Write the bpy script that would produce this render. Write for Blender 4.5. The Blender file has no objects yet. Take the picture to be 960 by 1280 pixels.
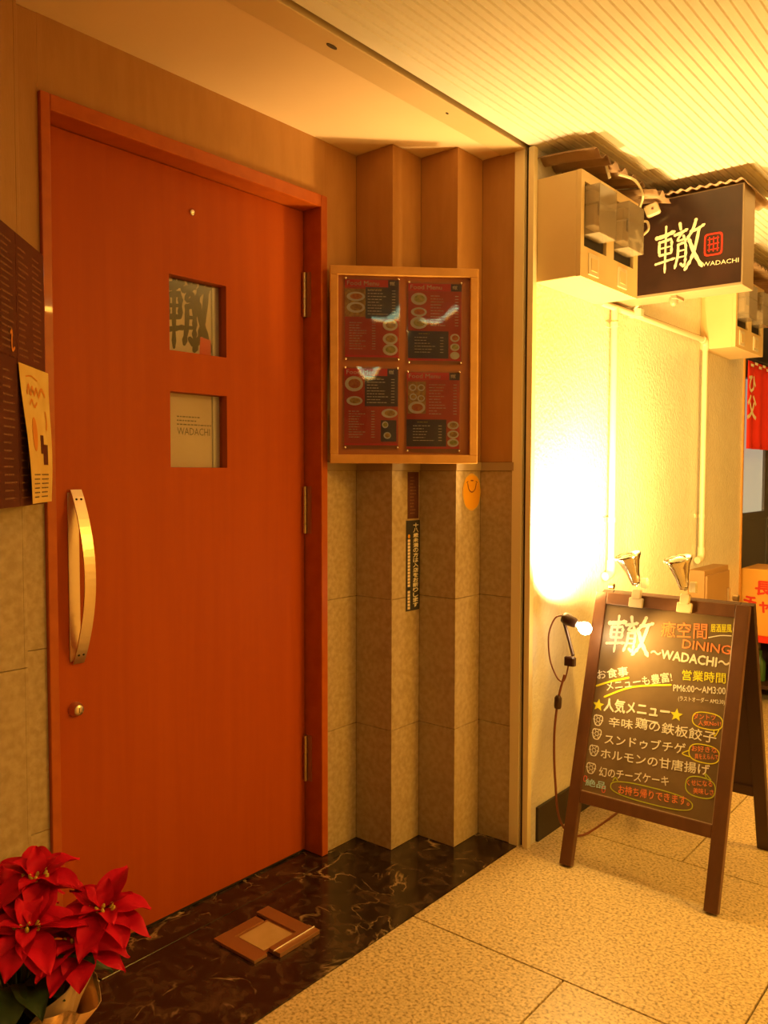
import bpy, bmesh, math, random
from mathutils import Matrix, Vector
random.seed(7)
D = bpy.data
C = bpy.context.scene.collection

# ---------------------------------------------------------------- camera, world, lights, exposure
cam_d = D.cameras.new('camera'); cam = D.objects.new('camera', cam_d); C.objects.link(cam)
cam_d.sensor_fit = 'VERTICAL'; cam_d.sensor_height = 24; cam_d.lens = 24 * 1040 / 1280
fw = Vector((-0.6340, 0.7720, -0.0470)).normalized()
rt = Vector((0.7730, 0.6350, 0.0020)); rt = (rt - fw * rt.dot(fw)).normalized()
up = rt.cross(fw)
cam.matrix_world = Matrix(((rt.x, up.x, -fw.x, 0), (rt.y, up.y, -fw.y, 0), (rt.z, up.z, -fw.z, 1.25), (0, 0, 0, 1)))
cam_d.clip_start = 0.05
bpy.context.scene.camera = cam
vs = bpy.context.scene.view_settings
vs.view_transform = 'Standard'; vs.look = 'None'; vs.gamma = 1; vs.use_curve_mapping = False
vs.exposure = 0.0
w = D.worlds.new('world'); bpy.context.scene.world = w; w.use_nodes = True
w.node_tree.nodes['Background'].inputs[0].default_value = (1.0, 0.48, 0.06, 1)
w.node_tree.nodes['Background'].inputs[1].default_value = 0.055
WARM = (1.0, 0.51, 0.065)
BULB = (1.0, 0.62, 0.17)

def light(kind, name, loc, energy, color=WARM, aim=None, **kw):
    l = D.lights.new(name, kind); l.energy = energy; l.color = color
    for k, v in kw.items(): setattr(l, k, v)
    o = D.objects.new(name, l); C.objects.link(o); o.location = loc
    if aim is not None:
        o.rotation_euler = (Vector(aim) - Vector(loc)).to_track_quat('-Z', 'Y').to_euler()
    return o
# tube fittings along the corridor ceiling
light('AREA', 'corridor_light', (0.95, 2.75, 2.20), 66, aim=(0.95, 2.75, 0), shape='RECTANGLE', size=0.14, size_y=0.7)
light('AREA', 'corridor_light', (0.45, 0.5, 2.20), 6, aim=(0.45, 0.5, 0), shape='RECTANGLE', size=0.14, size_y=1.1)
# the clip lamps of the chalkboard
light('SPOT', 'clip_lamp_light', (-1.172, 2.452, 0.772), 16, BULB, aim=(-0.30, 2.05, 0.30), spot_size=math.radians(150), spot_blend=0.25, shadow_soft_size=0.02)
light('SPOT', 'clip_lamp_light', (-1.225, 2.50, 0.85), 110, (1.0, 0.66, 0.25), aim=(-1.42, 2.76, 1.28), spot_size=math.radians(140), spot_blend=0.7, shadow_soft_size=0.03)
light('SPOT', 'clip_lamp_light', (-1.103, 2.590, 0.99), 62, BULB, aim=(-1.25, 2.9, 2.2), spot_size=math.radians(150), spot_blend=0.8, shadow_soft_size=0.11)
light('SPOT', 'clip_lamp_light', (-0.938, 2.590, 0.99), 110, BULB, aim=(-1.45, 4.1, 1.6), spot_size=math.radians(135), spot_blend=0.8, shadow_soft_size=0.11)

# ---------------------------------------------------------------- materials
def srgb(c):
    return tuple((x / 12.92 if x <= 0.04045 else ((x + 0.055) / 1.055) ** 2.4) for x in c)
def mat(name, col, rough=0.6, metal=0.0, col2=None, scale=20, stretch=(1, 1, 1), bump=0.0, bscale=None, spec=0.5,
        detail=4, lo=0.35, hi=0.65, trans=0.0, emit=None, es=0.0, alpha=1.0, coat=0.0):
    m = D.materials.new(name); m.use_nodes = True; nt = m.node_tree; b = nt.nodes['Principled BSDF']
    b.inputs['Base Color'].default_value = (*col, 1); b.inputs['Roughness'].default_value = rough
    b.inputs['Metallic'].default_value = metal; b.inputs['Specular IOR Level'].default_value = spec
    b.inputs['Transmission Weight'].default_value = trans; b.inputs['Alpha'].default_value = alpha
    b.inputs['Coat Weight'].default_value = coat
    if emit: b.inputs['Emission Color'].default_value = (*emit, 1); b.inputs['Emission Strength'].default_value = es
    tc = nt.nodes.new('ShaderNodeTexCoord'); mp = nt.nodes.new('ShaderNodeMapping'); mp.inputs['Scale'].default_value = stretch
    nt.links.new(tc.outputs['Object'], mp.inputs[0])
    if col2:
        n = nt.nodes.new('ShaderNodeTexNoise'); n.inputs['Scale'].default_value = scale; n.inputs['Detail'].default_value = detail
        nt.links.new(mp.outputs[0], n.inputs['Vector'])
        r = nt.nodes.new('ShaderNodeValToRGB'); r.color_ramp.elements[0].position = lo; r.color_ramp.elements[1].position = hi
        r.color_ramp.elements[0].color = (*col, 1); r.color_ramp.elements[1].color = (*col2, 1)
        nt.links.new(n.outputs['Fac'], r.inputs[0]); nt.links.new(r.outputs[0], b.inputs['Base Color'])
    if bump:
        n2 = nt.nodes.new('ShaderNodeTexNoise'); n2.inputs['Scale'].default_value = bscale or scale; n2.inputs['Detail'].default_value = 3
        nt.links.new(mp.outputs[0], n2.inputs['Vector'])
        bp = nt.nodes.new('ShaderNodeBump'); bp.inputs['Strength'].default_value = bump; bp.inputs['Distance'].default_value = 0.004
        nt.links.new(n2.outputs['Fac'], bp.inputs['Height']); nt.links.new(bp.outputs[0], b.inputs['Normal'])
    return m
M = {}
M['door'] = mat('door_wood', (0.42, 0.068, 0.002), 0.5, col2=(0.455, 0.078, 0.003), scale=6, stretch=(5, 5, 0.3), bump=0.03, bscale=60, spec=0.2)
M['frame'] = mat('frame_wood', (0.44, 0.085, 0.005), 0.35, col2=(0.50, 0.105, 0.008), scale=8, stretch=(3, 3, 3), coat=0.15, spec=0.3)
M['stone'] = mat('stone_face', (0.41, 0.29, 0.145), 0.8, col2=(0.52, 0.385, 0.21), scale=60, detail=6, bump=0.12, bscale=120)
M['panel'] = mat('brown_panel', (0.44, 0.205, 0.05), 0.6, col2=(0.48, 0.23, 0.06), scale=9, stretch=(4, 4, 0.8), bump=0.08, bscale=60)
M['joint'] = mat('dark_joint', (0.10, 0.07, 0.04), 0.9)
M['rail'] = mat('rail_trim', (0.42, 0.30, 0.16), 0.6)
M['soffit'] = mat('soffit_paint', (0.82, 0.60, 0.34), 0.8, col2=(0.86, 0.63, 0.37), scale=3)
M['lintel'] = mat('lintel_paint', (0.74, 0.55, 0.30), 0.5, col2=(0.70, 0.50, 0.25), scale=3)
M['ceil'] = mat('ceiling_sheet', (0.86, 0.80, 0.68), 0.75, col2=(0.90, 0.85, 0.74), scale=30, stretch=(1, .2, 1))
M['post'] = mat('post_metal', (0.95, 0.80, 0.46), 0.35, col2=(0.90, 0.76, 0.44), scale=4, stretch=(1, 1, .1))
M['dark'] = mat('dark_gap', (0.02, 0.012, 0.008), 0.7)
M['stucco'] = mat('glossy_stucco', (0.84, 0.77, 0.60), 0.22, col2=(0.87, 0.81, 0.65), scale=18, bump=0.8, bscale=70)
M['base'] = mat('dark_baseboard', (0.03, 0.018, 0.012), 0.4)
M['grout'] = mat('floor_grout', (0.16, 0.11, 0.06), 0.9)
M['cream'] = mat('cream_plastic', (0.76, 0.64, 0.42), 0.35)
M['meterbox'] = mat('meter_box_paint', (0.74, 0.54, 0.25), 0.5, col2=(0.78, 0.57, 0.27), scale=5)
M['smoke'] = mat('meter_cover', (0.75, 0.70, 0.62), 0.08, trans=0.75, alpha=0.75)
M['meterface'] = mat('meter_face', (0.60, 0.52, 0.40), 0.4)
M['black'] = mat('sign_black', (0.028, 0.014, 0.011), 0.22, col2=(0.05, 0.022, 0.016), scale=5)
M['signbody'] = mat('sign_edge', (0.34, 0.24, 0.14), 0.4)
M['ivory'] = mat('ivory_lettering', (0.95, 0.85, 0.60), 0.5)
M['red'] = mat('red_print', (0.75, 0.035, 0.015), 0.5)
M['redred'] = mat('noren_red', (0.85, 0.03, 0.012), 0.8)
M['corr'] = mat('weathered_sheet', (0.34, 0.20, 0.11), 0.5, col2=(0.50, 0.33, 0.19), scale=9)
M['boardwood'] = mat('brown_board_wood', (0.115, 0.045, 0.018), 0.4, col2=(0.145, 0.058, 0.023), scale=10, stretch=(3, 3, 1))
M['darkwood'] = mat('dark_board_wood', (0.06, 0.022, 0.012), 0.5)
M['chalkboard'] = mat('chalkboard_face', (0.15, 0.095, 0.042), 0.38, col2=(0.21, 0.135, 0.065), scale=6, detail=6)
M['cwhite'] = mat('white_chalk', (0.85, 0.78, 0.62), 0.9)
M['corange'] = mat('orange_chalk', (0.85, 0.25, 0.08), 0.9)
M['cyellow'] = mat('yellow_chalk', (0.80, 0.72, 0.03), 0.9)
M['cgreen'] = mat('green_chalk', (0.50, 0.55, 0.04), 0.9)
M['cblue'] = mat('blue_chalk', (0.45, 0.68, 0.72), 0.9)
M['cred'] = mat('red_chalk', (0.80, 0.16, 0.10), 0.9)
M['chrome'] = mat('chrome', (0.85, 0.80, 0.72), 0.14, 1.0)
M['steel'] = mat('brushed_steel', (0.72, 0.56, 0.40), 0.32, 1.0, bump=0.05, bscale=200)
M['brass'] = mat('brass_hinge', (0.60, 0.44, 0.22), 0.35, 1.0)
M['bronze'] = mat('bronze_cover', (0.42, 0.20, 0.085), 0.38, 0.5)
M['uplens'] = mat('uplight_lens', (0.62, 0.42, 0.20), 0.3, col2=(0.55, 0.36, 0.16), scale=18)
M['honey'] = mat('honey_frame', (0.58, 0.27, 0.045), 0.45, col2=(0.64, 0.31, 0.06), scale=12, stretch=(2, 2, 2))
M['backing'] = mat('menu_backing', (0.36, 0.115, 0.020), 0.5)
M['mred'] = mat('menu_red', (0.62, 0.060, 0.02), 0.5)
M['mred2'] = mat('menu_header_red', (0.78, 0.025, 0.02), 0.45)
M['mnavy'] = mat('menu_dark_panel', (0.10, 0.05, 0.07), 0.45)
M['mtext'] = mat('menu_print', (0.92, 0.74, 0.55), 0.6)
M['mtexty'] = mat('menu_yellow_print', (0.70, 0.50, 0.12), 0.6)
M['plate'] = mat('dish_white', (0.90, 0.80, 0.66), 0.5)
M['food1'] = mat('dish_red', (0.60, 0.10, 0.02), 0.5, col2=(0.75, 0.30, 0.06), scale=90)
M['food2'] = mat('dish_brown', (0.40, 0.18, 0.05), 0.5, col2=(0.70, 0.42, 0.12), scale=90)
M['food3'] = mat('dish_green', (0.35, 0.32, 0.06), 0.5, col2=(0.72, 0.55, 0.20), scale=90)
M['film'] = mat('laminate_film', (1, 1, 1), 0.07, alpha=0.07, spec=1.0)
M['maroon'] = mat('maroon_print', (0.085, 0.022, 0.014), 0.5, col2=(0.12, 0.032, 0.02), scale=12)
M['maroontext'] = mat('faint_print', (0.24, 0.11, 0.06), 0.7)
M['flyer'] = mat('yellow_flyer', (0.80, 0.52, 0.14), 0.6, col2=(0.86, 0.62, 0.20), scale=14)
M['flyerink'] = mat('flyer_orange', (0.75, 0.27, 0.035), 0.7)
M['ink'] = mat('black_ink', (0.018, 0.010, 0.008), 0.6)
M['paper'] = mat('cream_paper', (0.74, 0.60, 0.42), 0.7, col2=(0.68, 0.54, 0.36), scale=6)
M['paper2'] = mat('tan_paper', (0.62, 0.44, 0.26), 0.7, col2=(0.70, 0.52, 0.33), scale=5, detail=1)
M['greyink'] = mat('grey_ink', (0.16, 0.11, 0.08), 0.6)
M['pane'] = mat('window_pane', (1, 1, 1), 0.04, alpha=0.06, spec=0.6)
M['orangesticker'] = mat('orange_sticker', (0.90, 0.42, 0.015), 0.4)
M['navysticker'] = mat('navy_sticker', (0.045, 0.042, 0.05), 0.35)
M['lightsticker'] = mat('sticker_print', (0.98, 0.88, 0.60), 0.5)
M['greydoor'] = mat('grey_door', (0.13, 0.12, 0.13), 0.4)
M['blackframe'] = mat('black_frame', (0.02, 0.013, 0.015), 0.4)
M['pale'] = mat('lit_shop_pane', (0.62, 0.66, 0.60), 0.1, emit=(0.75, 0.80, 0.62), es=0.35)
M['carton'] = mat('yellow_carton', (0.85, 0.42, 0.06), 0.6, col2=(0.88, 0.46, 0.08), scale=4)
M['crimson'] = mat('red_bract', (0.66, 0.004, 0.03), 0.6, col2=(0.50, 0.002, 0.02), scale=22, bump=0.25, bscale=50, spec=0.15)
M['green'] = mat('dark_leaf', (0.02, 0.04, 0.010), 0.5, col2=(0.035, 0.06, 0.015), scale=20, bump=0.2, bscale=60)
M['stem'] = mat('stem', (0.10, 0.11, 0.03), 0.6)
M['bud'] = mat('yellow_bud', (0.65, 0.50, 0.06), 0.5)
M['foil'] = mat('gold_foil', (0.70, 0.42, 0.20), 0.25, 0.8, bump=0.6, bscale=25)
M['wrap'] = mat('wrap_paper', (0.42, 0.26, 0.13), 0.45, col2=(0.5, 0.33, 0.18), scale=9, bump=0.2, bscale=30)
M['soil'] = mat('soil', (0.03, 0.02, 0.012), 0.95, bump=0.5, bscale=90)
M['bulb'] = mat('lit_bulb', (1, 1, 1), 0.3, emit=(1.0, 0.72, 0.35), es=60)
M['tubes'] = mat('lit_tube', (1, 1, 1), 0.3, emit=(1.0, 0.66, 0.28), es=5)
M['tubeg'] = mat('lit_tube_cool', (1, 1, 1), 0.3, emit=(0.62, 1.0, 0.66), es=7)
M['blackplastic'] = mat('black_plastic', (0.05, 0.02, 0.015), 0.4)
M['wirec'] = mat('brown_wire', (0.22, 0.06, 0.03), 0.5)
M['tan_cab'] = mat('tan_cabinet', (0.42, 0.24, 0.09), 0.5)
M['bottleg'] = mat('green_bottle', (0.06, 0.14, 0.03), 0.15)

def clear(name, tint, gloss, rough=0.04):
    m = D.materials.new(name); m.use_nodes = True; nt = m.node_tree; nt.nodes.remove(nt.nodes['Principled BSDF'])
    out = nt.nodes['Material Output']; tr = nt.nodes.new('ShaderNodeBsdfTransparent'); tr.inputs[0].default_value = (*tint, 1)
    gl = nt.nodes.new('ShaderNodeBsdfGlossy'); gl.inputs['Roughness'].default_value = rough
    lw = nt.nodes.new('ShaderNodeFresnel'); lw.inputs[0].default_value = 1.5
    ad = nt.nodes.new('ShaderNodeMath'); ad.operation = 'ADD'; ad.inputs[1].default_value = gloss; nt.links.new(lw.outputs[0], ad.inputs[0])
    mx = nt.nodes.new('ShaderNodeMixShader'); nt.links.new(ad.outputs[0], mx.inputs[0]); nt.links.new(tr.outputs[0], mx.inputs[1]); nt.links.new(gl.outputs[0], mx.inputs[2])
    nt.links.new(mx.outputs[0], out.inputs['Surface']); return m
M['film'] = clear('laminate_film', (1, 1, 1), 0.0, 0.05)
M['pane'] = clear('window_pane', (1, 1, 1), 0.0, 0.02)
M['smoke'] = clear('meter_cover', (0.92, 0.88, 0.80), 0.06, 0.08)
_n = M['smoke'].node_tree; _d = _n.nodes.new('ShaderNodeBsdfTranslucent'); _d.inputs[0].default_value = (0.8, 0.68, 0.5, 1)
_f = _n.nodes.new('ShaderNodeBsdfDiffuse'); _f.inputs[0].default_value = (0.8, 0.66, 0.46, 1)
_a = _n.nodes.new('ShaderNodeMixShader'); _a.inputs[0].default_value = 0.6; _n.links.new(_d.outputs[0], _a.inputs[1]); _n.links.new(_f.outputs[0], _a.inputs[2])
_m = _n.nodes.new('ShaderNodeMixShader'); _m.inputs[0].default_value = 0.24
_o = _n.nodes['Material Output']; _s = _o.inputs['Surface'].links[0].from_socket
_n.links.new(_s, _m.inputs[1]); _n.links.new(_a.outputs[0], _m.inputs[2]); _n.links.new(_m.outputs[0], _o.inputs['Surface'])
def granite(name, a, b, c):
    m = mat(name, a, 0.38); nt = m.node_tree; bs = nt.nodes['Principled BSDF']
    tc = nt.nodes.new('ShaderNodeTexCoord'); oi = nt.nodes.new('ShaderNodeObjectInfo')
    v = nt.nodes.new('ShaderNodeTexVoronoi'); v.inputs['Scale'].default_value = 150
    n = nt.nodes.new('ShaderNodeTexNoise'); n.inputs['Scale'].default_value = 120; n.inputs['Detail'].default_value = 5
    geo = nt.nodes.new('ShaderNodeNewGeometry')
    nt.links.new(geo.outputs['Position'], v.inputs['Vector']); nt.links.new(geo.outputs['Position'], n.inputs['Vector'])
    r = nt.nodes.new('ShaderNodeValToRGB'); e = r.color_ramp.elements
    e[0].position = 0.36; e[0].color = (*c, 1); e[1].position = 0.56; e[1].color = (*a, 1)
    k = e.new(0.46); k.color = (*b, 1)
    nt.links.new(n.outputs['Fac'], r.inputs[0])
    mx = nt.nodes.new('ShaderNodeMixRGB'); mx.blend_type = 'MULTIPLY'; mx.inputs[0].default_value = 0.30
    bw = nt.nodes.new('ShaderNodeRGBToBW'); nt.links.new(v.outputs['Color'], bw.inputs[0])
    nt.links.new(r.outputs[0], mx.inputs[1]); nt.links.new(bw.outputs[0], mx.inputs[2])
    nt.links.new(mx.outputs[0], bs.inputs['Base Color'])
    return m
M['granite'] = granite('granite', (0.80, 0.63, 0.36), (0.68, 0.51, 0.27), (0.36, 0.25, 0.12))
def marble():
    m = mat('dark_marble', (0.02, 0.012, 0.01), 0.16); nt = m.node_tree; bs = nt.nodes['Principled BSDF']
    geo = nt.nodes.new('ShaderNodeNewGeometry')
    n = nt.nodes.new('ShaderNodeTexNoise'); n.inputs['Scale'].default_value = 3.2; n.inputs['Detail'].default_value = 6; n.inputs['Distortion'].default_value = 1.2
    sub = nt.nodes.new('ShaderNodeVectorMath'); sub.operation = 'MULTIPLY_ADD'
    nt.links.new(geo.outputs['Position'], n.inputs['Vector'])
    sub.inputs[1].default_value = (0.45, 0.45, 0.45); nt.links.new(n.outputs['Color'], sub.inputs[0]); nt.links.new(geo.outputs['Position'], sub.inputs[2])
    v = nt.nodes.new('ShaderNodeTexVoronoi'); v.feature = 'DISTANCE_TO_EDGE'; v.inputs['Scale'].default_value = 7
    nt.links.new(sub.outputs[0], v.inputs['Vector'])
    r = nt.nodes.new('ShaderNodeValToRGB'); e = r.color_ramp.elements
    e[0].position = 0.0; e[0].color = (1, 1, 1, 1); e[1].position = 0.045; e[1].color = (0, 0, 0, 1)
    nt.links.new(v.outputs['Distance'], r.inputs[0])
    n2 = nt.nodes.new('ShaderNodeTexNoise'); n2.inputs['Scale'].default_value = 6; n2.inputs['Detail'].default_value = 4
    nt.links.new(geo.outputs['Position'], n2.inputs['Vector'])
    r2 = nt.nodes.new('ShaderNodeValToRGB'); e = r2.color_ramp.elements
    e[0].position = 0.52; e[0].color = (0, 0, 0, 1); e[1].position = 0.66; e[1].color = (1, 1, 1, 1)
    nt.links.new(n2.outputs['Fac'], r2.inputs[0])
    mu = nt.nodes.new('ShaderNodeMath'); mu.operation = 'MULTIPLY'
    nt.links.new(r.outputs[0], mu.inputs[0]); nt.links.new(r2.outputs[0], mu.inputs[1])
    n3 = nt.nodes.new('ShaderNodeTexNoise'); n3.inputs['Scale'].default_value = 14; n3.inputs['Detail'].default_value = 6; n3.inputs['Distortion'].default_value = 2
    nt.links.new(geo.outputs['Position'], n3.inputs['Vector'])
    r3 = nt.nodes.new('ShaderNodeValToRGB'); e = r3.color_ramp.elements
    e[0].position = 0.42; e[0].color = (0.016, 0.009, 0.008, 1); e[1].position = 0.72; e[1].color = (0.085, 0.05, 0.03, 1)
    nt.links.new(n3.outputs['Fac'], r3.inputs[0])
    mx = nt.nodes.new('ShaderNodeMixRGB'); mx.inputs[2].default_value = (0.55, 0.38, 0.19, 1)
    nt.links.new(mu.outputs[0], mx.inputs[0]); nt.links.new(r3.outputs[0], mx.inputs[1]); nt.links.new(mx.outputs[0], bs.inputs['Base Color'])
    return m
M['marble'] = marble()

# ---------------------------------------------------------------- helpers
def tag(o, label=None, cat=None, group=None, kind=None):
    if label: o['label'] = label
    if cat: o['category'] = cat
    if group: o['group'] = group
    if kind: o['kind'] = kind
    return o
WL = {}
def empty(name, loc):
    o = D.objects.new(name, None); C.objects.link(o); o.location = loc; o.empty_display_size = 0.05
    WL[o.name] = Vector(loc); return o
def frame(o, xa, ya):
    xa = Vector(xa).normalized(); ya = Vector(ya).normalized(); za = xa.cross(ya); o = Vector(o)
    return Matrix(((xa.x, ya.x, za.x, o.x), (xa.y, ya.y, za.y, o.y), (xa.z, ya.z, za.z, o.z), (0, 0, 0, 1)))
class MB:
    def __init__(s, m=None): s.v = []; s.f = []; s.m = m or Matrix.Identity(4); s.smooth = set()
    def add(s, vs, fs, sm=False):
        k = len(s.v); s.v += [tuple(s.m @ Vector(p)) for p in vs]
        for f in fs:
            if sm: s.smooth.add(len(s.f))
            s.f.append([i + k for i in f])
        return s
    def box(s, x0, x1, y0, y1, z0, z1):
        return s.add([(x, y, z) for z in (z0, z1) for y in (y0, y1) for x in (x0, x1)],
                     [(0, 2, 3, 1), (4, 5, 7, 6), (0, 1, 5, 4), (2, 6, 7, 3), (0, 4, 6, 2), (1, 3, 7, 5)])
    def cbox(s, x0, x1, y0, y1, z0, z1, c):   # box with chamfered vertical (local z) edges and top rim
        P = [(x0 + c, y0), (x1 - c, y0), (x1, y0 + c), (x1, y1 - c), (x1 - c, y1), (x0 + c, y1), (x0, y1 - c), (x0, y0 + c)]
        cxm, cym = (x0 + x1) / 2, (y0 + y1) / 2
        def ins(p):
            return (p[0] + (c if p[0] < cxm else -c) * 0.7, p[1] + (c if p[1] < cym else -c) * 0.7)
        vs = [(*p, z0) for p in P] + [(*p, z1 - c) for p in P] + [(*ins(p), z1) for p in P]
        fs = [list(range(7, -1, -1)), list(range(16, 24))]
        for r in (0, 8):
            for i in range(8): j = (i + 1) % 8; fs.append((r + i, r + j, r + 8 + j, r + 8 + i))
        return s.add(vs, fs)
    def prism(s, poly, z0, z1):
        n = len(poly)
        return s.add([(*p, z0) for p in poly] + [(*p, z1) for p in poly],
                     [list(range(n - 1, -1, -1)), list(range(n, 2 * n))] + [(i, (i + 1) % n, n + (i + 1) % n, n + i) for i in range(n)])
    def lathe(s, prof, c=(0, 0, 0), ax=(0, 0, 1), n=20):
        ax = Vector(ax).normalized(); a = ax.orthogonal().normalized(); b = ax.cross(a); c = Vector(c); vs = []; fs = []
        for r, h in prof:
            for i in range(n):
                t = 2 * math.pi * i / n; vs.append(c + ax * h + (a * math.cos(t) + b * math.sin(t)) * r)
        for j in range(len(prof) - 1):
            for i in range(n):
                k = (i + 1) % n; fs.append((j * n + i, j * n + k, (j + 1) * n + k, (j + 1) * n + i))
        s.add(vs, fs, True)
        if prof[0][0] > 1e-5: s.add(vs[:n], [list(range(n - 1, -1, -1))])
        if prof[-1][0] > 1e-5: s.add(vs[-n:], [list(range(n))])
        return s
    def tube(s, pts, r, n=10, cap=True):
        P = [Vector(p) for p in pts]; rs = r if isinstance(r, (list, tuple)) else [r] * len(P); vs = []; fs = []
        prev = None
        for i, p in enumerate(P):
            t = (P[min(i + 1, len(P) - 1)] - P[max(i - 1, 0)]).normalized()
            a = t.orthogonal().normalized() if prev is None else (prev - t * prev.dot(t)).normalized()
            prev = a; b = t.cross(a)
            for k in range(n):
                q = 2 * math.pi * k / n; vs.append(p + (a * math.cos(q) + b * math.sin(q)) * rs[i])
        for i in range(len(P) - 1):
            for k in range(n): k2 = (k + 1) % n; fs.append((i * n + k, i * n + k2, (i + 1) * n + k2, (i + 1) * n + k))
        s.add(vs, fs, True)
        if cap: s.add(vs[:n], [list(range(n - 1, -1, -1))]); s.add(vs[-n:], [list(range(n))])
        return s
    def stroke(s, pts, w, z=0.0, th=0.0006, taper=False):   # flat painted stroke in local xy, with round ends
        pts = smooth(pts, 4) if len(pts) > 2 else pts
        n = len(pts); ws = w if isinstance(w, (list, tuple)) else [w] * n
        if len(ws) != n: ws = [ws[min(int(i * len(ws) / n), len(ws) - 1)] for i in range(n)]
        L = []; R = []
        for i, p in enumerate(pts):
            a = pts[max(i - 1, 0)]; b = pts[min(i + 1, n - 1)]; dx, dy = b[0] - a[0], b[1] - a[1]; l = math.hypot(dx, dy) or 1
            nx, ny = -dy / l, dx / l; h = ws[i] / 2
            if taper: h *= (0.55 + 0.6 * abs(math.cos(i * 1.7 + 0.4)))
            L.append((p[0] + nx * h, p[1] + ny * h)); R.append((p[0] - nx * h, p[1] - ny * h))
        def cap(p, q, r):   # half circle from q to r about p
            out = []; a0 = math.atan2(q[1] - p[1], q[0] - p[0]); rad = math.hypot(q[0] - p[0], q[1] - p[1])
            for k in range(1, 4): a = a0 - math.pi * k / 4; out.append((p[0] + rad * math.cos(a), p[1] + rad * math.sin(a)))
            return out
        k = len(L)
        vs = [(*p, z + th) for p in L] + [(*p, z + th) for p in R]
        fs = [(i, k + i, k + i + 1, i + 1) for i in range(k - 1)]
        e1 = cap(pts[-1], L[-1], R[-1]); e0 = cap(pts[0], R[0], L[0])
        b0 = len(vs); vs += [(*p, z + th) for p in e1]; fs.append([k - 1] + [2 * k - 1] + [b0 + 2, b0 + 1, b0])
        b0 = len(vs); vs += [(*p, z + th) for p in e0]; fs.append([0] + [b0 + 2, b0 + 1, b0] + [k])
        return s.add(vs, fs)
    def ring(s, c, rx, ry, w, z=0, n=28, wob=0.0, sq=0.75):
        vs = []; fs = []
        for i in range(n):
            t = 2 * math.pi * i / n; k = 1 + wob * math.sin(3 * t)
            x = abs(math.cos(t)) ** sq * (1 if math.cos(t) > 0 else -1); y = abs(math.sin(t)) ** sq * (1 if math.sin(t) > 0 else -1)
            for q in (-.5, .5): vs.append((c[0] + x * (rx * k + q * w), c[1] + y * (ry * k + q * w), z + 0.0006))
        for i in range(n): j = (i + 1) % n; fs.append((2 * i, 2 * i + 1, 2 * j + 1, 2 * j))
        return s.add(vs, fs)
    def disc(s, c, rx, ry, z=0, n=20, th=0.0005):
        return s.prism([(c[0] + rx * math.cos(2 * math.pi * i / n), c[1] + ry * math.sin(2 * math.pi * i / n)) for i in range(n)], z, z + th)
    def build(s, name, material, parent=None, bevel=0.0):
        me = D.meshes.new(name); me.from_pydata(s.v, [], s.f); me.materials.append(material)
        if s.smooth:
            me.polygons.foreach_set('use_smooth', [i in s.smooth for i in range(len(s.f))])
        me.update(); o = D.objects.new(name, me); C.objects.link(o); attach(o, parent)
        if bevel:
            md = o.modifiers.new('bevel', 'BEVEL'); md.width = bevel; md.segments = 2; md.limit_method = 'ANGLE'
        return o
def attach(o, parent):
    if parent is not None:
        o.parent = parent
        if parent.name in WL: o.matrix_parent_inverse = Matrix.Translation(-WL[parent.name])
def smooth(pts, k):
    out = []; n = len(pts)
    for i in range(n - 1):
        p0, p1, p2, p3 = pts[max(i - 1, 0)], pts[i], pts[i + 1], pts[min(i + 2, n - 1)]
        for j in range(k):
            t = j / k
            out.append(tuple(0.5 * ((2 * b) + (-a + c) * t + (2 * a - 5 * b + 4 * c - d) * t * t + (-a + 3 * b - 3 * c + d) * t ** 3)
                             for a, b, c, d in zip(p0, p1, p2, p3)))
    out.append(tuple(pts[-1])); return out
def text_mesh(body, bold=0.0, vertical=False):
    cu = D.curves.new('t', 'FONT'); cu.body = body; cu.offset = bold; cu.resolution_u = 2
    if vertical: cu.space_line = 0.8
    ob = D.objects.new('t', cu); C.objects.link(ob)
    dg = bpy.context.evaluated_depsgraph_get(); me = D.meshes.new_from_object(ob.evaluated_get(dg)); D.objects.remove(ob)
    xs = [v.co.x for v in me.vertices]; ys = [v.co.y for v in me.vertices]
    return me, (min(xs), max(xs), min(ys), max(ys))
def text(name, body, F, x0, y0, x1, y1, h, material, parent, bold=0.0, z=0.0008, vertical=False, fat=0.0):
    """text whose baseline runs (x0,y0)-(x1,y1) in the plane of F, h tall"""
    me, (a, b, c, d) = text_mesh(body, bold, vertical)
    wdt = math.hypot(x1 - x0, y1 - y0); ang = math.atan2(y1 - y0, x1 - x0)
    T = F @ Matrix.Translation((x0, y0, z)) @ Matrix.Rotation(ang, 4, 'Z') @ Matrix.Diagonal((wdt / (b - a), h / (d - c), 1, 1)) @ Matrix.Translation((-a, -c, 0))
    me.transform(Matrix.Identity(4))
    if fat:
        sx, sy = (b - a) / wdt, (d - c) / h; base = [v.co.copy() for v in me.vertices]; faces = [tuple(p.vertices) for p in me.polygons]
        vs_ = []; fs_ = []
        for q, (ox, oy) in enumerate(((0, 0), (fat, 0), (-fat, 0), (0, fat), (0, -fat))):
            k = len(vs_); vs_ += [(v.x + ox * sx, v.y + oy * sy, v.z + q * 0.00004) for v in base]; fs_ += [tuple(i + k for i in f) for f in faces]
        me.clear_geometry(); me.from_pydata(vs_, [], fs_); me.update()
    me.transform(T); me.materials.clear(); me.materials.append(material); me.name = name
    o = D.objects.new(name, me); C.objects.link(o); attach(o, parent); return o
def copy_tree(o, parent=None, dup_root_loc=None):
    c = o.copy(); C.objects.link(c)
    if parent is not None: c.parent = parent
    for ch in list(o.children): copy_tree(ch, c)
    return c

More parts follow.
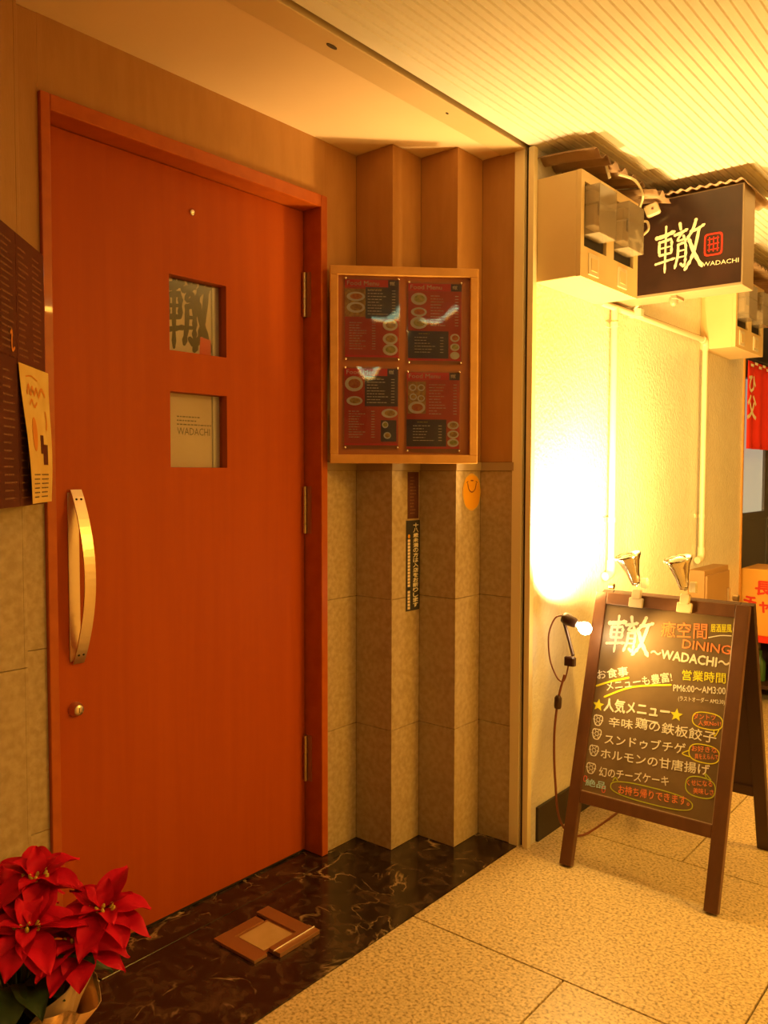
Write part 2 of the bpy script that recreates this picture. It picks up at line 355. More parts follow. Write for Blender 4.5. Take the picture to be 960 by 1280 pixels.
# ================================================================ THE SETTING
ZS, ZC = 2.297, 2.300
fl = MB().box(-3.2, 2.2, -2.0, 9.0, -0.10, -0.012).build('floor', M['grout']); tag(fl, kind='structure')
def slab(x0, x1, y0, y1, m, name='tile', g=0.0022):
    return MB().cbox(x0 + g, x1 - g, y0 + g, y1 - g, -0.012, 0.0, 0.0012).build(name, m, fl)
XB = -1.392
ys = [1.826 + 0.815 * k for k in range(-4, 8)]
for k in range(len(ys) - 1):
    off = -0.923 if (k % 2 == 1) else -0.528
    xs = [off + 0.82 * q for q in range(-2, 5)]
    xs = [XB] + [x for x in xs if XB + 0.05 < x < 2.1] + [2.15]
    for a, b in zip(xs[:-1], xs[1:]):
        slab(a, b, ys[k], ys[k + 1], M['granite'])
for (x0, x1, y0, y1) in [(-2.05, -1.802, 0.2, 1.10), (-2.05, -1.802, 1.10, 2.5), (-1.802, XB, 0.2, 2.5)]:
    slab(x0, x1, y0, y1, M['marble'], 'marble_slab', 0.0010)
slab(-3.1, XB, 4.64, 8.9, M['granite'])

# zigzag walls either side of the door: faces 0.15 m wide, stone below, brown panel above
def zig(name, corners, back):
    """corners: list of (x, y) running along the wall, every leg axis-aligned"""
    root = MB().prism(back, 0.0, ZS).build(name, M['joint']); tag(root, kind='structure')
    for i in range(len(corners) - 1):
        (xa, ya), (xb, yb) = corners[i], corners[i + 1]
        t = 0.008
        for (z0, z1, mm, nm) in [(0.0, 0.400, 'stone', 'stone_panel'), (0.400, 0.835, 'stone', 'stone_panel'), (0.835, 1.258, 'stone', 'stone_panel'), (1.286, ZS, 'panel', 'wall_panel')]:
            g = 0.0008
            if abs(xa - xb) < 1e-4:
                b = MB().box(xa - t, xa, min(ya, yb) + (t if i and corners_dir > 0 else 0), max(ya, yb) - (t if i and corners_dir < 0 else 0), z0 + g, z1 - g)
            else:
                s = 1 if ya <= 0 else 1
                d = corners_dir
                b = MB().box(min(xa, xb), max(xa, xb), *(sorted((ya, ya + d * t))), z0 + g, z1 - g)
            b.build(nm, M[mm], root, bevel=0.001)
    return root
corners_dir = 1
R = [(-1.850, 1.955), (-1.850, 2.105), (-1.695, 2.105), (-1.695, 2.255), (-1.547, 2.255), (-1.547, 2.402), (-1.422, 2.402)]
t = 0.008
backR = [(-1.858, 1.955), (-1.858, 2.113), (-1.703, 2.113), (-1.703, 2.263), (-1.555, 2.263), (-1.555, 2.410), (-1.422, 2.410), (-1.422, 2.60), (-2.05, 2.60), (-2.05, 1.955)]
wr = zig('wall_right', R, backR)
corners_dir = -1
Lc = [(-1.850, 1.000), (-1.850, 0.874), (-1.695, 0.874), (-1.695, 0.724), (-1.547, 0.724), (-1.547, 0.575), (-1.422, 0.575)]
backL = [(-1.858, 1.000), (-1.858, 0.866), (-1.703, 0.866), (-1.703, 0.716), (-1.555, 0.716), (-1.555, 0.567), (-1.422, 0.567), (-1.422, 0.30), (-2.05, 0.30), (-2.05, 1.000)]
wl = zig('wall_left', Lc, backL)
# rail between stone and panel
def rail(cs, d, parent):
    for i in range(len(cs) - 1):
        (xa, ya), (xb, yb) = cs[i], cs[i + 1]; p = 0.006
        b = MB()
        if abs(xa - xb) < 1e-4: b.box(xa - 0.004, xa + p, min(ya, yb) + (.004 if d > 0 and i else 0), max(ya, yb) - (.004 if d < 0 and i else 0), 1.258, 1.286)
        else: b.box(min(xa, xb) + p, max(xa, xb) + p, *sorted((ya + d * 0.004, ya - d * p)), 1.258, 1.286)
        b.build('rail', M['rail'], parent)
rail(R, 1, wr); rail(Lc, -1, wl)
# wall over and behind the door
wb = MB().box(-2.05, -1.850, 1.0, 1.955, 2.121, ZS).build('wall_back', M['panel']); tag(wb, kind='structure')
MB().box(-2.30, -2.05, 0.3, 2.6, 0.0, 2.45).build('backing', M['dark'], wb)

# ceilings
def ribbed(x0, x1, y0, y1, z):
    vs = []; x = x0; prof = [(x0 - 0.0, z), (x0 + 0.05, z)]
    x = x0 + 0.05
    while x < x1:
        prof += [(x, z), (x + 0.0025, z + 0.005), (x + 0.0045, z + 0.005), (x + 0.007, z), (x + 0.026, z)]; x += 0.026
    n = len(prof)
    b = MB(); b.add([(p[0], y0, p[1]) for p in prof] + [(p[0], y1, p[1]) for p in prof], [(i, i + 1, n + i + 1, n + i) for i in range(n - 1)])
    b.box(x0, x1 + 0.05, y0, y1, z + 0.02, z + 0.06)
    return b
ce = ribbed(-1.368, 2.2, -2.0, 9.0, ZC).build('ceiling', M['ceil']); tag(ce, kind='structure')
cs_ = MB().box(-2.05, -1.475, 0.0, 2.60, ZS, ZS + 0.05).build('ceiling', M['soffit']); tag(cs_, kind='structure')
ln = MB().box(-1.475, -1.384, 0.0, 2.60, ZS - 0.004, ZS + 0.05).build('trim_1', M['lintel'], bevel=0.002); tag(ln, kind='structure')
MB().disc((-1.425, 1.53), 0.006, 0.018, ZS - 0.0062, th=0.002).build('screw_slot', M['joint'], ln)
MB().disc((-1.425, 2.02), 0.003, 0.006, ZS - 0.0062, th=0.002).build('screw_slot', M['joint'], ln)
gp = MB().box(-1.384, -1.368, 0.0, 2.60, ZC + 0.018, ZC + 0.05).build('trim_2', M['dark']); tag(gp, kind='structure')
cf = MB().box(-3.2, -1.368, 2.60, 9.0, ZC, ZC + 0.05).build('ceiling', M['ceil']); tag(cf, kind='structure')

# post with its dark channel at the corner
po = MB().box(-1.422, -1.386, 2.398, 2.60, 0, ZS).build('trim_3', M['post'], bevel=0.001); tag(po, kind='structure')
ch = MB().box(-1.386, -1.372, 2.416, 2.60, 0, ZS).build('trim_4', M['dark']); tag(ch, kind='structure')
pr = MB().box(-1.372, -1.352, 2.400, 2.424, 0, ZS).build('trim_5', M['post'], bevel=0.001); tag(pr, kind='structure')

# corridor wall
wc = MB().box(-1.50, -1.36, 2.424, 4.684, 0, ZC).build('wall_corridor', M['stucco']); tag(wc, kind='structure')
bb = MB().box(-1.36, -1.350, 2.470, 4.684, 0, 0.118).build('baseboard_corridor', M['base'], bevel=0.001); tag(bb, kind='structure')
ec = MB().box(-1.372, -1.352, 4.684, 4.70, 0, ZC).build('trim_6', M['honey'], bevel=0.001); tag(ec, kind='structure')
wo = MB().box(2.1, 2.2, -2.0, 9.0, 0, ZC).build('wall_opposite', M['stucco']); tag(wo, kind='structure')
wn = MB().box(-1.50, -1.36, -2.0, 0.567, 0, ZC).build('wall_near', M['stucco']); tag(wn, kind='structure')

# next shop front beyond the wall
sf = empty('door_2', (-1.45, 5.2, 0)); tag(sf, kind='structure')
MB().box(-1.50, -1.44, 4.70, 4.82, 0, 2.3).build('door_post', M['blackframe'], sf)
MB().box(-1.50, -1.44, 4.82, 8.0, 1.80, 2.3).build('transom', M['blackframe'], sf)
for a in (4.82, 5.55, 6.28):
    MB().box(-1.49, -1.45, a, a + 0.70, 0, 0.98).build('lower_panel', M['greydoor'], sf, bevel=0.002)
    MB().box(-1.475, -1.465, a + 0.07, a + 0.66, 1.02, 1.80).build('pane', M['pale'], sf)
    MB().box(-1.49, -1.45, a, a + 0.07, 0.98, 1.80).box(-1.49, -1.45, a + 0.66, a + 0.73, 0.98, 1.80).box(-1.49, -1.45, a + 0.07, a + 0.66, 0.98, 1.02).build('sash', M['greydoor'], sf)

# ================================================================ THE DOOR
door = empty('door_1', (-1.90, 1.48, 0)); tag(door, kind='structure')
fr = MB().box(-1.96, -1.838, 1.925, 1.953, 0, 2.122).box(-1.96, -1.838, 1.000, 1.024, 0, 2.122).box(-1.96, -1.838, 1.024, 1.925, 2.084, 2.122)
fr.build('door_frame', M['frame'], door, bevel=0.0025)
def leaf():
    y0, y1, z0, z1 = 1.026, 1.922, 0.006, 2.082
    wy0, wy1 = 1.404, 1.604
    zs = [z0, 1.264, 1.474, 1.586, 1.793, z1]
    b = MB(); x0, x1 = -1.958, -1.915
    b.box(x0, x1, y0, wy0, z0, z1).box(x0, x1, wy1, y1, z0, z1)
    for a, c in ((z0, 1.264), (1.474, 1.586), (1.793, z1)): b.box(x0, x1, wy0, wy1, a, c)
    return b
lf = leaf().build('door_leaf', M['door'], door)
MB().box(-1.956, -1.9145, 1.030, 1.918, 0.002, 0.0075).build('sill_gap_shade', M['dark'], door)  # dark strip standing in for the shade in the gap under the leaf
for (z0, z1, mm) in ((1.586, 1.793, 'paper'), (1.264, 1.474, 'paper2')):
    pn = MB().box(-1.942, -1.938, 1.404, 1.604, z0, z1).build('window_pane', M['pane'], lf)
    MB().box(-1.9560, -1.9530, 1.4045, 1.578, z0 + .001, z1 - .001).build('paper_notice', M[mm], lf)
    MB().box(-1.9562, -1.9490, 1.580, 1.6035, z0 + .001, z1 - .001).build('window_edge', M['meterface'], lf)
KAN = [([(0.02, .78), (.18, .80), (.40, .86)], .085), ([(.22, .99), (.21, .5), (.20, .04)], .045), ([(.08, .68), (.07, .52), (.09, .40)], .06),
       ([(.08, .68), (.24, .70), (.34, .70), (.34, .44)], .055), ([(.10, .55), (.32, .57)], .035), ([(.09, .41), (.33, .43)], .05), ([(0, .24), (.18, .27), (.42, .31)], .05),
       ([(.52, 1.0), (.54, .88)], .06), ([(.42, .78), (.55, .81), (.68, .86)], .065), ([(.57, .80), (.47, .66), (.62, .67)], .045), ([(.60, .74), (.65, .62)], .05),
       ([(.49, .57), (.48, .34), (.42, .10)], .055), ([(.49, .57), (.64, .58), (.65, .30), (.62, .12), (.55, .17)], .055), ([(.49, .44), (.63, .45)], .035), ([(.47, .31), (.63, .32)], .035),
       ([(.86, 1.02), (.80, .84), (.68, .66)], .065), ([(.76, .80), (.90, .83), (1.04, .90)], .06), ([(.93, .84), (.86, .50), (.76, .22), (.64, .04)], .065), ([(.73, .62), (.84, .34), (1.0, .06)], .075)]
def kanji(F, x, y, wdt, hgt, name, m, parent, k=1.0, z=0.0, clip=None):
    b = MB(F)
    for i, (pts, w_) in enumerate(KAN):
        P = [(x + p[0] * wdt, y + p[1] * hgt) for p in pts]
        if clip:
            P = [(min(max(p[0], clip[0]), clip[1]), min(max(p[1], clip[2]), clip[3])) for p in P]
        b.stroke(P, w_ * wdt * k, z + i * 0.00003, taper=True)
    return b.build(name, m, parent)
FD = frame((-1.953, 1.404, 1.586), (0, 1, 0), (0, 0, 1))
kanji(FD, 0.010, 0.006, 0.160, 0.225, 'brush_lettering', M['ink'], lf, 1.95)
b = MB(FD); b.add([(0.130, 0.003, .0012), (0.172, 0.003, .0012), (0.172, 0.050, .0012), (0.134, 0.056, .0012)], [(0, 1, 2, 3)]); b.build('red_seal', M['red'], lf)
FD2 = frame((-1.953, 1.404, 1.264), (0, 1, 0), (0, 0, 1))
text('lettering', 'WADACHI', FD2, 0.050, 0.093, 0.166, 0.093, 0.021, M['greyink'], lf)
b = MB(FD2)
for k, l_ in enumerate((0.075, 0.062, 0.118)):
    x = 0.050; y = 0.143 - k * 0.011
    while x < 0.050 + l_: ww = random.uniform(.005, .012); b.box(x, x + ww, y, y + 0.0035, 0.0002, 0.0008); x += ww + 0.003
tag(b.build('small_print', M['greyink'], lf), kind='stuff')
# pull handle: a bent flat steel bar
pts = []
for i in range(25):
    a = i / 24; z = 0.770 + a * 0.437; pts.append((-1.9135 + 0.060 * math.sin(math.pi * a) ** 0.85 + 0.004, z))
b = MB(); vs = []; fs = []
for (x, z) in pts:
    for q in (0, 1):
        for y in (1.098, 1.128): vs.append((x + q * 0.004, y, z))
for i in range(24):
    o = i * 4; fs += [(o, o + 1, o + 5, o + 4), (o + 3, o + 2, o + 6, o + 7), (o + 1, o + 3, o + 7, o + 5), (o + 2, o, o + 4, o + 6)]
fs += [(0, 2, 3, 1), (96, 97, 99, 98)]
b.add(vs, fs); hd = b.build('pull_handle', M['steel'], door)
MB().box(-1.915, -1.912, 1.094, 1.124, 0.776, 1.200).build('handle_plate', M['steel'], hd, bevel=0.0008)
for z in (1.183, 0.794):
    for y in (1.106, 1.119):
        x = -1.9135 + 0.060 * math.sin(math.pi * (z - .77) / .437) ** 0.85 + 0.008
        MB().lathe([(0.0028, -0.004), (0.0028, 0.0012), (0.0, 0.0014)], (x, y, z), (1, 0, 0), 10).build('screw_hole', M['dark'], hd)
lk = MB().lathe([(0.019, 0), (0.019, 0.006), (0.014, 0.010), (0.014, 0.018), (0.0125, 0.020), (0, 0.020)], (-1.915, 1.107, 0.654), (1, 0, 0), 24).build('lock_cylinder', M['steel'], door)
MB().box(-1.8955, -1.8945, 1.1060, 1.1080, 0.648, 0.660).build('keyhole', M['dark'], lk)
MB().lathe([(0.010, 0), (0.010, 0.003), (0.006, 0.005), (0, 0.0055)], (-1.915, 1.484, 1.976), (1, 0, 0), 16).build('door_viewer', M['chrome'], door)
for (z0, z1) in ((1.747, 1.889), (1.053, 1.206), (0.238, 0.390)):
    h = MB(); n = 5; dz = (z1 - z0) / n
    for k in range(n): h.lathe([(0.0062, 0.0006), (0.0062, dz - 0.0006)], (-1.906, 1.9165, z0 + k * dz), (0, 0, 1), 12)
    ho = h.build('hinge', M['brass'], door)
    MB().box(-1.914, -1.884, 1.9225, 1.9248, z0, z1).build('hinge_plate', M['bronze'], ho)

# ================================================================ FLOOR UPLIGHT
up_ = empty('floor_uplight', (-1.632, 1.490, 0)); tag(up_, 'square bronze floor light let into the dark marble before the door', 'floor light')
def pl(x0, x1, y0, y1, z0, z1, name, m): return MB().box(x0, x1, y0, y1, z0, z1).build(name, M[m], up_, bevel=0.0008)
pl(-1.725, -1.690, 1.392, 1.535, 0.0005, 0.006, 'cover_strip', 'bronze')
pl(-1.735, -1.553, 1.548, 1.592, 0.0005, 0.009, 'cover_strip', 'bronze')
pl(-1.573, -1.530, 1.445, 1.592, 0.0005, 0.012, 'cover_strip', 'bronze')
pl(-1.722, -1.560, 1.384, 1.428, 0.0005, 0.009, 'cover_strip', 'bronze')
tg = pl(-1.690, -1.573, 1.428, 1.548, 0.0005, 0.0035, 'lamp_rim', 'bronze')
MB().box(-1.681, -1.582, 1.436, 1.540, 0.0035, 0.0050).build('lens', M['uplens'], up_, bevel=0.001)
MB().tube([(-1.550, 1.440, 0.0135), (-1.550, 1.590, 0.0135)], 0.0035, 8).build('edge_bar', M['chrome'], up_)

# ================================================================ FRAMED MENU BOARD
s2 = math.sqrt(.5)
FM = frame((-1.8105, 1.9345, 1.280), (s2, s2, 0), (0, 0, 1))     # local x along the board, z outwards
mb = empty('menu_board', (-1.64, 2.10, 1.28)); tag(mb, 'honey wood framed board of four laminated food menus on the zigzag wall', 'menu board')
W_, H_ = 0.475, 0.622
def fbox(F, x0, x1, y0, y1, z0, z1, name, m, parent, bevel=0.0): return MB(F).box(x0, x1, y0, y1, z0, z1).build(name, M[m], parent, bevel)
fbox(FM, 0.02, W_ - 0.02, 0.02, H_ - 0.02, -0.022, -0.016, 'back_panel', 'backing', mb)
for nm, a in (('frame_rail', (0, W_, H_ - 0.028, H_)), ('frame_rail', (0, W_, 0, 0.028)), ('frame_stile', (0, 0.026, 0.028, H_ - 0.028)), ('frame_stile', (W_ - 0.026, W_, 0.028, H_ - 0.028))):
    fbox(FM, *a, -0.026, 0.0, nm, 'honey', mb, 0.002)
def dish(F, p, cx_, cy_, rx, ry, kind, z=0.0016):
    MB(F).disc((cx_, cy_), rx, ry, z, 18).build('dish_photo', M['plate'], p)
    MB(F).disc((cx_ + rx * .05, cy_ + ry * .02), rx * .68, ry * .62, z + 0.0006, 14).build('food_photo', M[kind], p)
def lines(F, x0, x1, y0, y1, n, m, parent, name='menu_print', hh=0.0022, z=0.0018, gap=0.3, short=0.5, price=None):
    b = MB(F)
    for k in range(n):
        y = y1 - (y1 - y0) * (k + .5) / n; x = x0; xe = x0 + (x1 - x0) * random.uniform(short, 1.0)
        while x < xe:
            ww = random.uniform(.004, .012); b.box(x, min(x + ww, xe), y - hh / 2, y + hh / 2, z, z + 0.0003); x += ww + random.uniform(.001, .0035)
        if price: b.box(price, price + 0.011, y - hh / 2, y + hh / 2, z, z + 0.0003)
    return tag(b.build(name, M[m], parent), kind='stuff')
def menu(ox, oy, w_, h_, style):
    F = FM @ Matrix.Translation((ox, oy, -0.0158))
    p = fbox(F, 0, w_, 0, h_, 0, 0.001, 'menu_sheet', 'mred', mb)
    def q(x0, x1, y0, y1, nm, m): return MB(F).box(x0 * w_, x1 * w_, y0 * h_, y1 * h_, 0.001, 0.0014).build(nm, M[m], p)
    q(0, 0.80, 0.905, 1.0, 'header_band', 'mred2'); q(0.80, 1.0, 0.905, 1.0, 'logo_block', 'mnavy'); q(0, 1, 0, 0.025, 'footer_band', 'mred2')
    text('lettering', 'Food Menu', F, 0.04 * w_, 0.925 * h_, 0.63 * w_, 0.925 * h_, 0.056 * h_, M['mtext'], p, 0.0, 0.0018)
    kanji(F, 0.83 * w_, 0.925 * h_, 0.09 * w_, 0.055 * h_, 'logo_mark', M['mtext'], p, 1.2, 0.0016)
    if style in (0, 1):      # dark block top right
        q(0.38, 1, 0.50 if style == 0 else 0.51, 0.905, 'dark_block', 'mnavy')
        lines(F, .42 * w_, .82 * w_, .54 * h_, .88 * h_, 9, 'mtext', p, price=.87 * w_)
        lines(F, .42 * w_, .80 * w_, .86 * h_, .89 * h_, 1, 'mtexty', p)
        lines(F, .08 * w_, .40 * w_, .09 * h_, .46 * h_, 11, 'mtext', p, price=.50 * w_)
        if style == 0:
            q(0, .38, .52, .88, 'photo_block', 'food2'); dish(F, p, .20 * w_, .78 * h_, .17 * w_, .06 * h_, 'food1', 0.0018); dish(F, p, .20 * w_, .64 * h_, .17 * w_, .07 * h_, 'food2', 0.0018)
            for (cy_, k) in ((.42, 'food2'), (.24, 'food2'), (.10, 'food3')): dish(F, p, .84 * w_, cy_ * h_, .14 * w_, .075 * h_, k)
        else:
            dish(F, p, .18 * w_, .80 * h_, .17 * w_, .10 * h_, 'food1'); dish(F, p, .19 * w_, .58 * h_, .15 * w_, .06 * h_, 'food2')
            dish(F, p, .84 * w_, .42 * h_, .15 * w_, .06 * h_, 'food2'); q(.68, .97, .05, .33, 'photo_block', 'mnavy')
            dish(F, p, .76 * w_, .27 * h_, .06 * w_, .045 * h_, 'food3', 0.0018); dish(F, p, .80 * w_, .13 * h_, .07 * w_, .045 * h_, 'food2', 0.0018)
    else:
        q(0, 0.76 if style == 2 else .75, 0.03, 0.385, 'dark_block', 'mnavy')
        lines(F, .12 * w_, .52 * w_, .09 * h_, .32 * h_, 6, 'mtext', p, price=.60 * w_)
        lines(F, .20 * w_, .40 * w_, .33 * h_, .37 * h_, 1, 'mtexty', p)
        lines(F, .42 * w_, .74 * w_, .44 * h_, .86 * h_, 11, 'mtext', p, price=.88 * w_)
        if style == 2:
            dish(F, p, .20 * w_, .80 * h_, .15 * w_, .08 * h_, 'food3'); dish(F, p, .20 * w_, .63 * h_, .15 * w_, .06 * h_, 'food1')
            dish(F, p, .20 * w_, .49 * h_, .16 * w_, .08 * h_, 'food3')
            dish(F, p, .88 * w_, .30 * h_, .09 * w_, .055 * h_, 'food1'); dish(F, p, .88 * w_, .18 * h_, .09 * w_, .05 * h_, 'food3'); dish(F, p, .88 * w_, .07 * h_, .09 * w_, .05 * h_, 'plate')
        else:
            q(.02, .36, .46, .88, 'photo_block', 'food2')
            for (a, c, r) in ((.11, .80, .07), (.27, .80, .07), (.12, .68, .07), (.27, .66, .07)): dish(F, p, a * w_, c * h_, r * w_, .045 * h_, 'food2', 0.0018)
            dish(F, p, .19 * w_, .54 * h_, .16 * w_, .08 * h_, 'food1', 0.0018)
            for (cy_, k) in ((.31, 'food2'), (.19, 'food2'), (.08, 'food3')): dish(F, p, .88 * w_, cy_ * h_, .11 * w_, .055 * h_, k)
    fl_ = MB(F)   # laminated pouch, slightly bowed
    n = 8; a0, a1, b0, b1 = -0.004, w_ + 0.004, -0.012, h_ + 0.006
    vs = []; fs = []
    for j in range(n + 1):
        for i in range(n + 1):
            u, v = i / n, j / n
            vs.append((a0 + (a1 - a0) * u, b0 + (b1 - b0) * v, 0.0035 + 0.005 * math.sin(math.pi * u) * math.sin(math.pi * v) + 0.0012 * math.sin(9 * u + 5 * v + style)))
    for j in range(n):
        for i in range(n): k = j * (n + 1) + i; fs.append((k, k + 1, k + n + 2, k + n + 1))
    fl_.add(vs, fs, True); fl_.build('laminate_pouch', M['film'], p)
    for (x, y) in ((0.002, -0.007), (w_ - 0.002, -0.007), (0.002, h_ + 0.002), (w_ - 0.002, h_ + 0.002)):
        MB(F).lathe([(0.004, 0), (0.004, 0.005), (0.002, 0.0065), (0, 0.007)], (x, y, 0.004), (0, 0, 1), 10).build('pin', M['chrome'], p)
menu(0.048, 0.338, 0.172, 0.244, 0); menu(0.250, 0.330, 0.172, 0.244, 2)
menu(0.046, 0.058, 0.172, 0.244, 1); menu(0.246, 0.048, 0.172, 0.244, 3)

# small stickers below the menu board
FS = frame((-1.6948, 2.105, 0.0), (0, 1, 0), (0, 0, 1))
st = fbox(FS, 0.074, 0.149, 0.787, 1.091, 0, 0.0008, 'age_limit_sticker', 'navysticker', None); tag(st, 'tall black sticker of yellowish vertical Japanese writing on stone fold', 'sticker')
S18 = '十八歳未満の方は入店をお断りします'
for i, chh in enumerate(S18):
    a = 1.082 - i * 0.0168
    text('lettering', chh, FS, 0.113, a - 0.0150, 0.141, a - 0.0150, 0.0142, M['lightsticker'], st, 0, 0.0010, fat=0.0008)
b = MB(FS)
for i in range(22): 
    z_ = 1.028 - i * 0.0108
    if i != 15: b.box(0.083, 0.096, z_ - 0.0085, z_, 0.0008, 0.0011)
tag(b.build('small_print', M['mtext'], st), kind='stuff')
MB(FS).disc((0.0895, 1.038), 0.006, 0.007, 0.0008).build('print_mark', M['orangesticker'], st)
s2_ = fbox(FS, 0.082, 0.142, 1.097, 1.253, 0, 0.0008, 'plaque_sticker', 'maroon', None); tag(s2_, 'narrow dark maroon sticker directly under the framed menus', 'sticker')
lines(FS, .095, .130, 1.11, 1.24, 12, 'maroontext', s2_, 'small_print', 0.004, 0.0009)
FO = frame((-1.5468, 2.255, 0), (0, 1, 0), (0, 0, 1))
ov = MB(FO).disc((0.092, 1.186), 0.054, 0.062, 0, 32, 0.0010).build('oval_sticker', M['orangesticker']); tag(ov, 'round orange sticker with a thin brown curve, on stone fold under frame', 'sticker')
MB(FO).ring((0.092, 1.186), 0.050, 0.058, 0.002, 0.0006).build('border_line', M['mtexty'], ov)
MB(FO).stroke([(0.066, 1.215), (0.074, 1.195), (0.092, 1.186), (0.110, 1.195), (0.118, 1.215)], 0.004, 0.0010).stroke([(0.060, 1.218), (0.068, 1.222)], .003, .001).stroke([(0.116, 1.222), (0.124, 1.218)], .003, .001).stroke([(0.086, 1.225), (0.098, 1.225)], .004, .001).build('curve_print', M['wirec'], ov)

# ================================================================ POSTERS LEFT OF THE DOOR
FP = frame((-1.775 + 0.0, 0.968, 0.0), (s2, -s2, 0), (0, 0, 1))      # x to the left (towards the camera); we flip it below
FPo = frame((-1.513, 0.706, 1.18), (-s2, s2, 0), (0, 0, 1))          # x to the right as seen, normal out
pb = empty('menu_poster', (-1.64, 0.83, 1.18)); tag(pb, 'dark maroon drinks list of four sheets on zigzag wall left of door', 'poster')
PW = 0.374
fbox(FPo, 0, PW, 0, 0.552, -0.014, -0.004, 'board', 'maroon', pb)
for (x0, x1, y0, y1) in ((0, 0.190, 0.300, 0.552), (0.193, PW, 0.293, 0.552), (0, 0.190, 0, 0.297), (0.193, PW, 0, 0.290)):
    sh = fbox(FPo, x0, x1, y0, y1, -0.004, -0.0026, 'poster_sheet', 'maroon', pb)
    for c in (0, 1):
        xa = x0 + 0.012 + c * (x1 - x0) * .5
        lines(FPo, xa, xa + (x1 - x0) * .36, y0 + 0.01, y1 - 0.02, 17, 'maroontext', sh, 'small_print', 0.0035, -0.0025)
FW = FPo @ Matrix.Translation((0, 0, -0.0015))
MB(FW).stroke([(0.150, 0.345), (0.158, 0.350), (0.156, 0.325), (0.160, 0.312), (0.172, 0.318)], 0.006).build('ribbon_mark', M['flyerink'], pb)
fy = empty('yellow_flyer', (-1.70, 0.90, 1.18)); tag(fy, 'pale yellow flyer hanging over the corner of the maroon poster', 'flyer')
b = MB(FPo); n = 12; vs = []; fs = []
for j in range(n + 1):
    v = j / n
    x0 = 0.212 - 0.026 * v; x1 = 0.384 + 0.0 * v
    for i in range(7):
        u = i / 6; vs.append((x0 + (x1 - x0) * u, 0.004 + v * (0.288) + 0.008 * (u - .5) * 0, 0.004 + 0.012 * (1 - v) * (1 - u) ** 2 + 0.003 * math.sin(5 * v)))
for j in range(n):
    for i in range(6): k = j * 7 + i; fs.append((k, k + 1, k + 8, k + 7))
b.add(vs, fs, True); fo = b.build('flyer_sheet', M['flyer'], fy)
def on_flyer(b, name, m, lift=0.0006):
    out = []
    for (x, y, z) in b.v:
        v = min(max((y - 0.004) / 0.288, 0), 1); x0 = 0.212 - 0.026 * v; u = min(max((x - x0) / (0.384 - x0), 0), 1)
        out.append(tuple(FPo @ Vector((x, y, z + lift + 0.004 + 0.012 * (1 - v) * (1 - u) ** 2 + 0.003 * math.sin(5 * v)))))
    b.v = out; return b.build(name, M[m], fy)
b = MB().stroke([(0.225, 0.268), (0.260, 0.272), (0.300, 0.266)], 0.003)
b.stroke([(0.228, 0.235), (0.238, 0.252), (0.250, 0.232), (0.262, 0.250), (0.275, 0.234), (0.290, 0.248), (0.305, 0.232), (0.325, 0.250), (0.350, 0.236)], 0.008, taper=True)
b.stroke([(0.240, 0.212), (0.255, 0.222), (0.270, 0.208), (0.290, 0.218)], .006, taper=True).disc((0.258, 0.150), 0.018, 0.036, 0)
b.stroke([(0.345, 0.20), (0.350, 0.18), (0.346, 0.165)], 0.008)
on_flyer(b, 'flyer_script', 'flyerink')
b = MB(); b.box(0.298, 0.320, 0.110, 0.150, 0, 0.0004); on_flyer(b, 'flyer_picture', 'maroon')
b = MB(); b.box(0.316, 0.348, 0.086, 0.130, 0.0002, 0.0006); on_flyer(b, 'flyer_picture', 'maroon')
b = MB()
for k in range(6):
    for (x0, x1) in ((0.236, 0.285), (0.300, 0.352)):
        x = x0
        while x < x1 - 0.006: ww = random.uniform(.005, .012); b.box(x, min(x + ww, x1), 0.016 + k * 0.0095, 0.0185 + k * 0.0095, 0, 0.0003); x += ww + 0.003
tag(on_flyer(b, 'small_print', 'greyink'), kind='stuff')

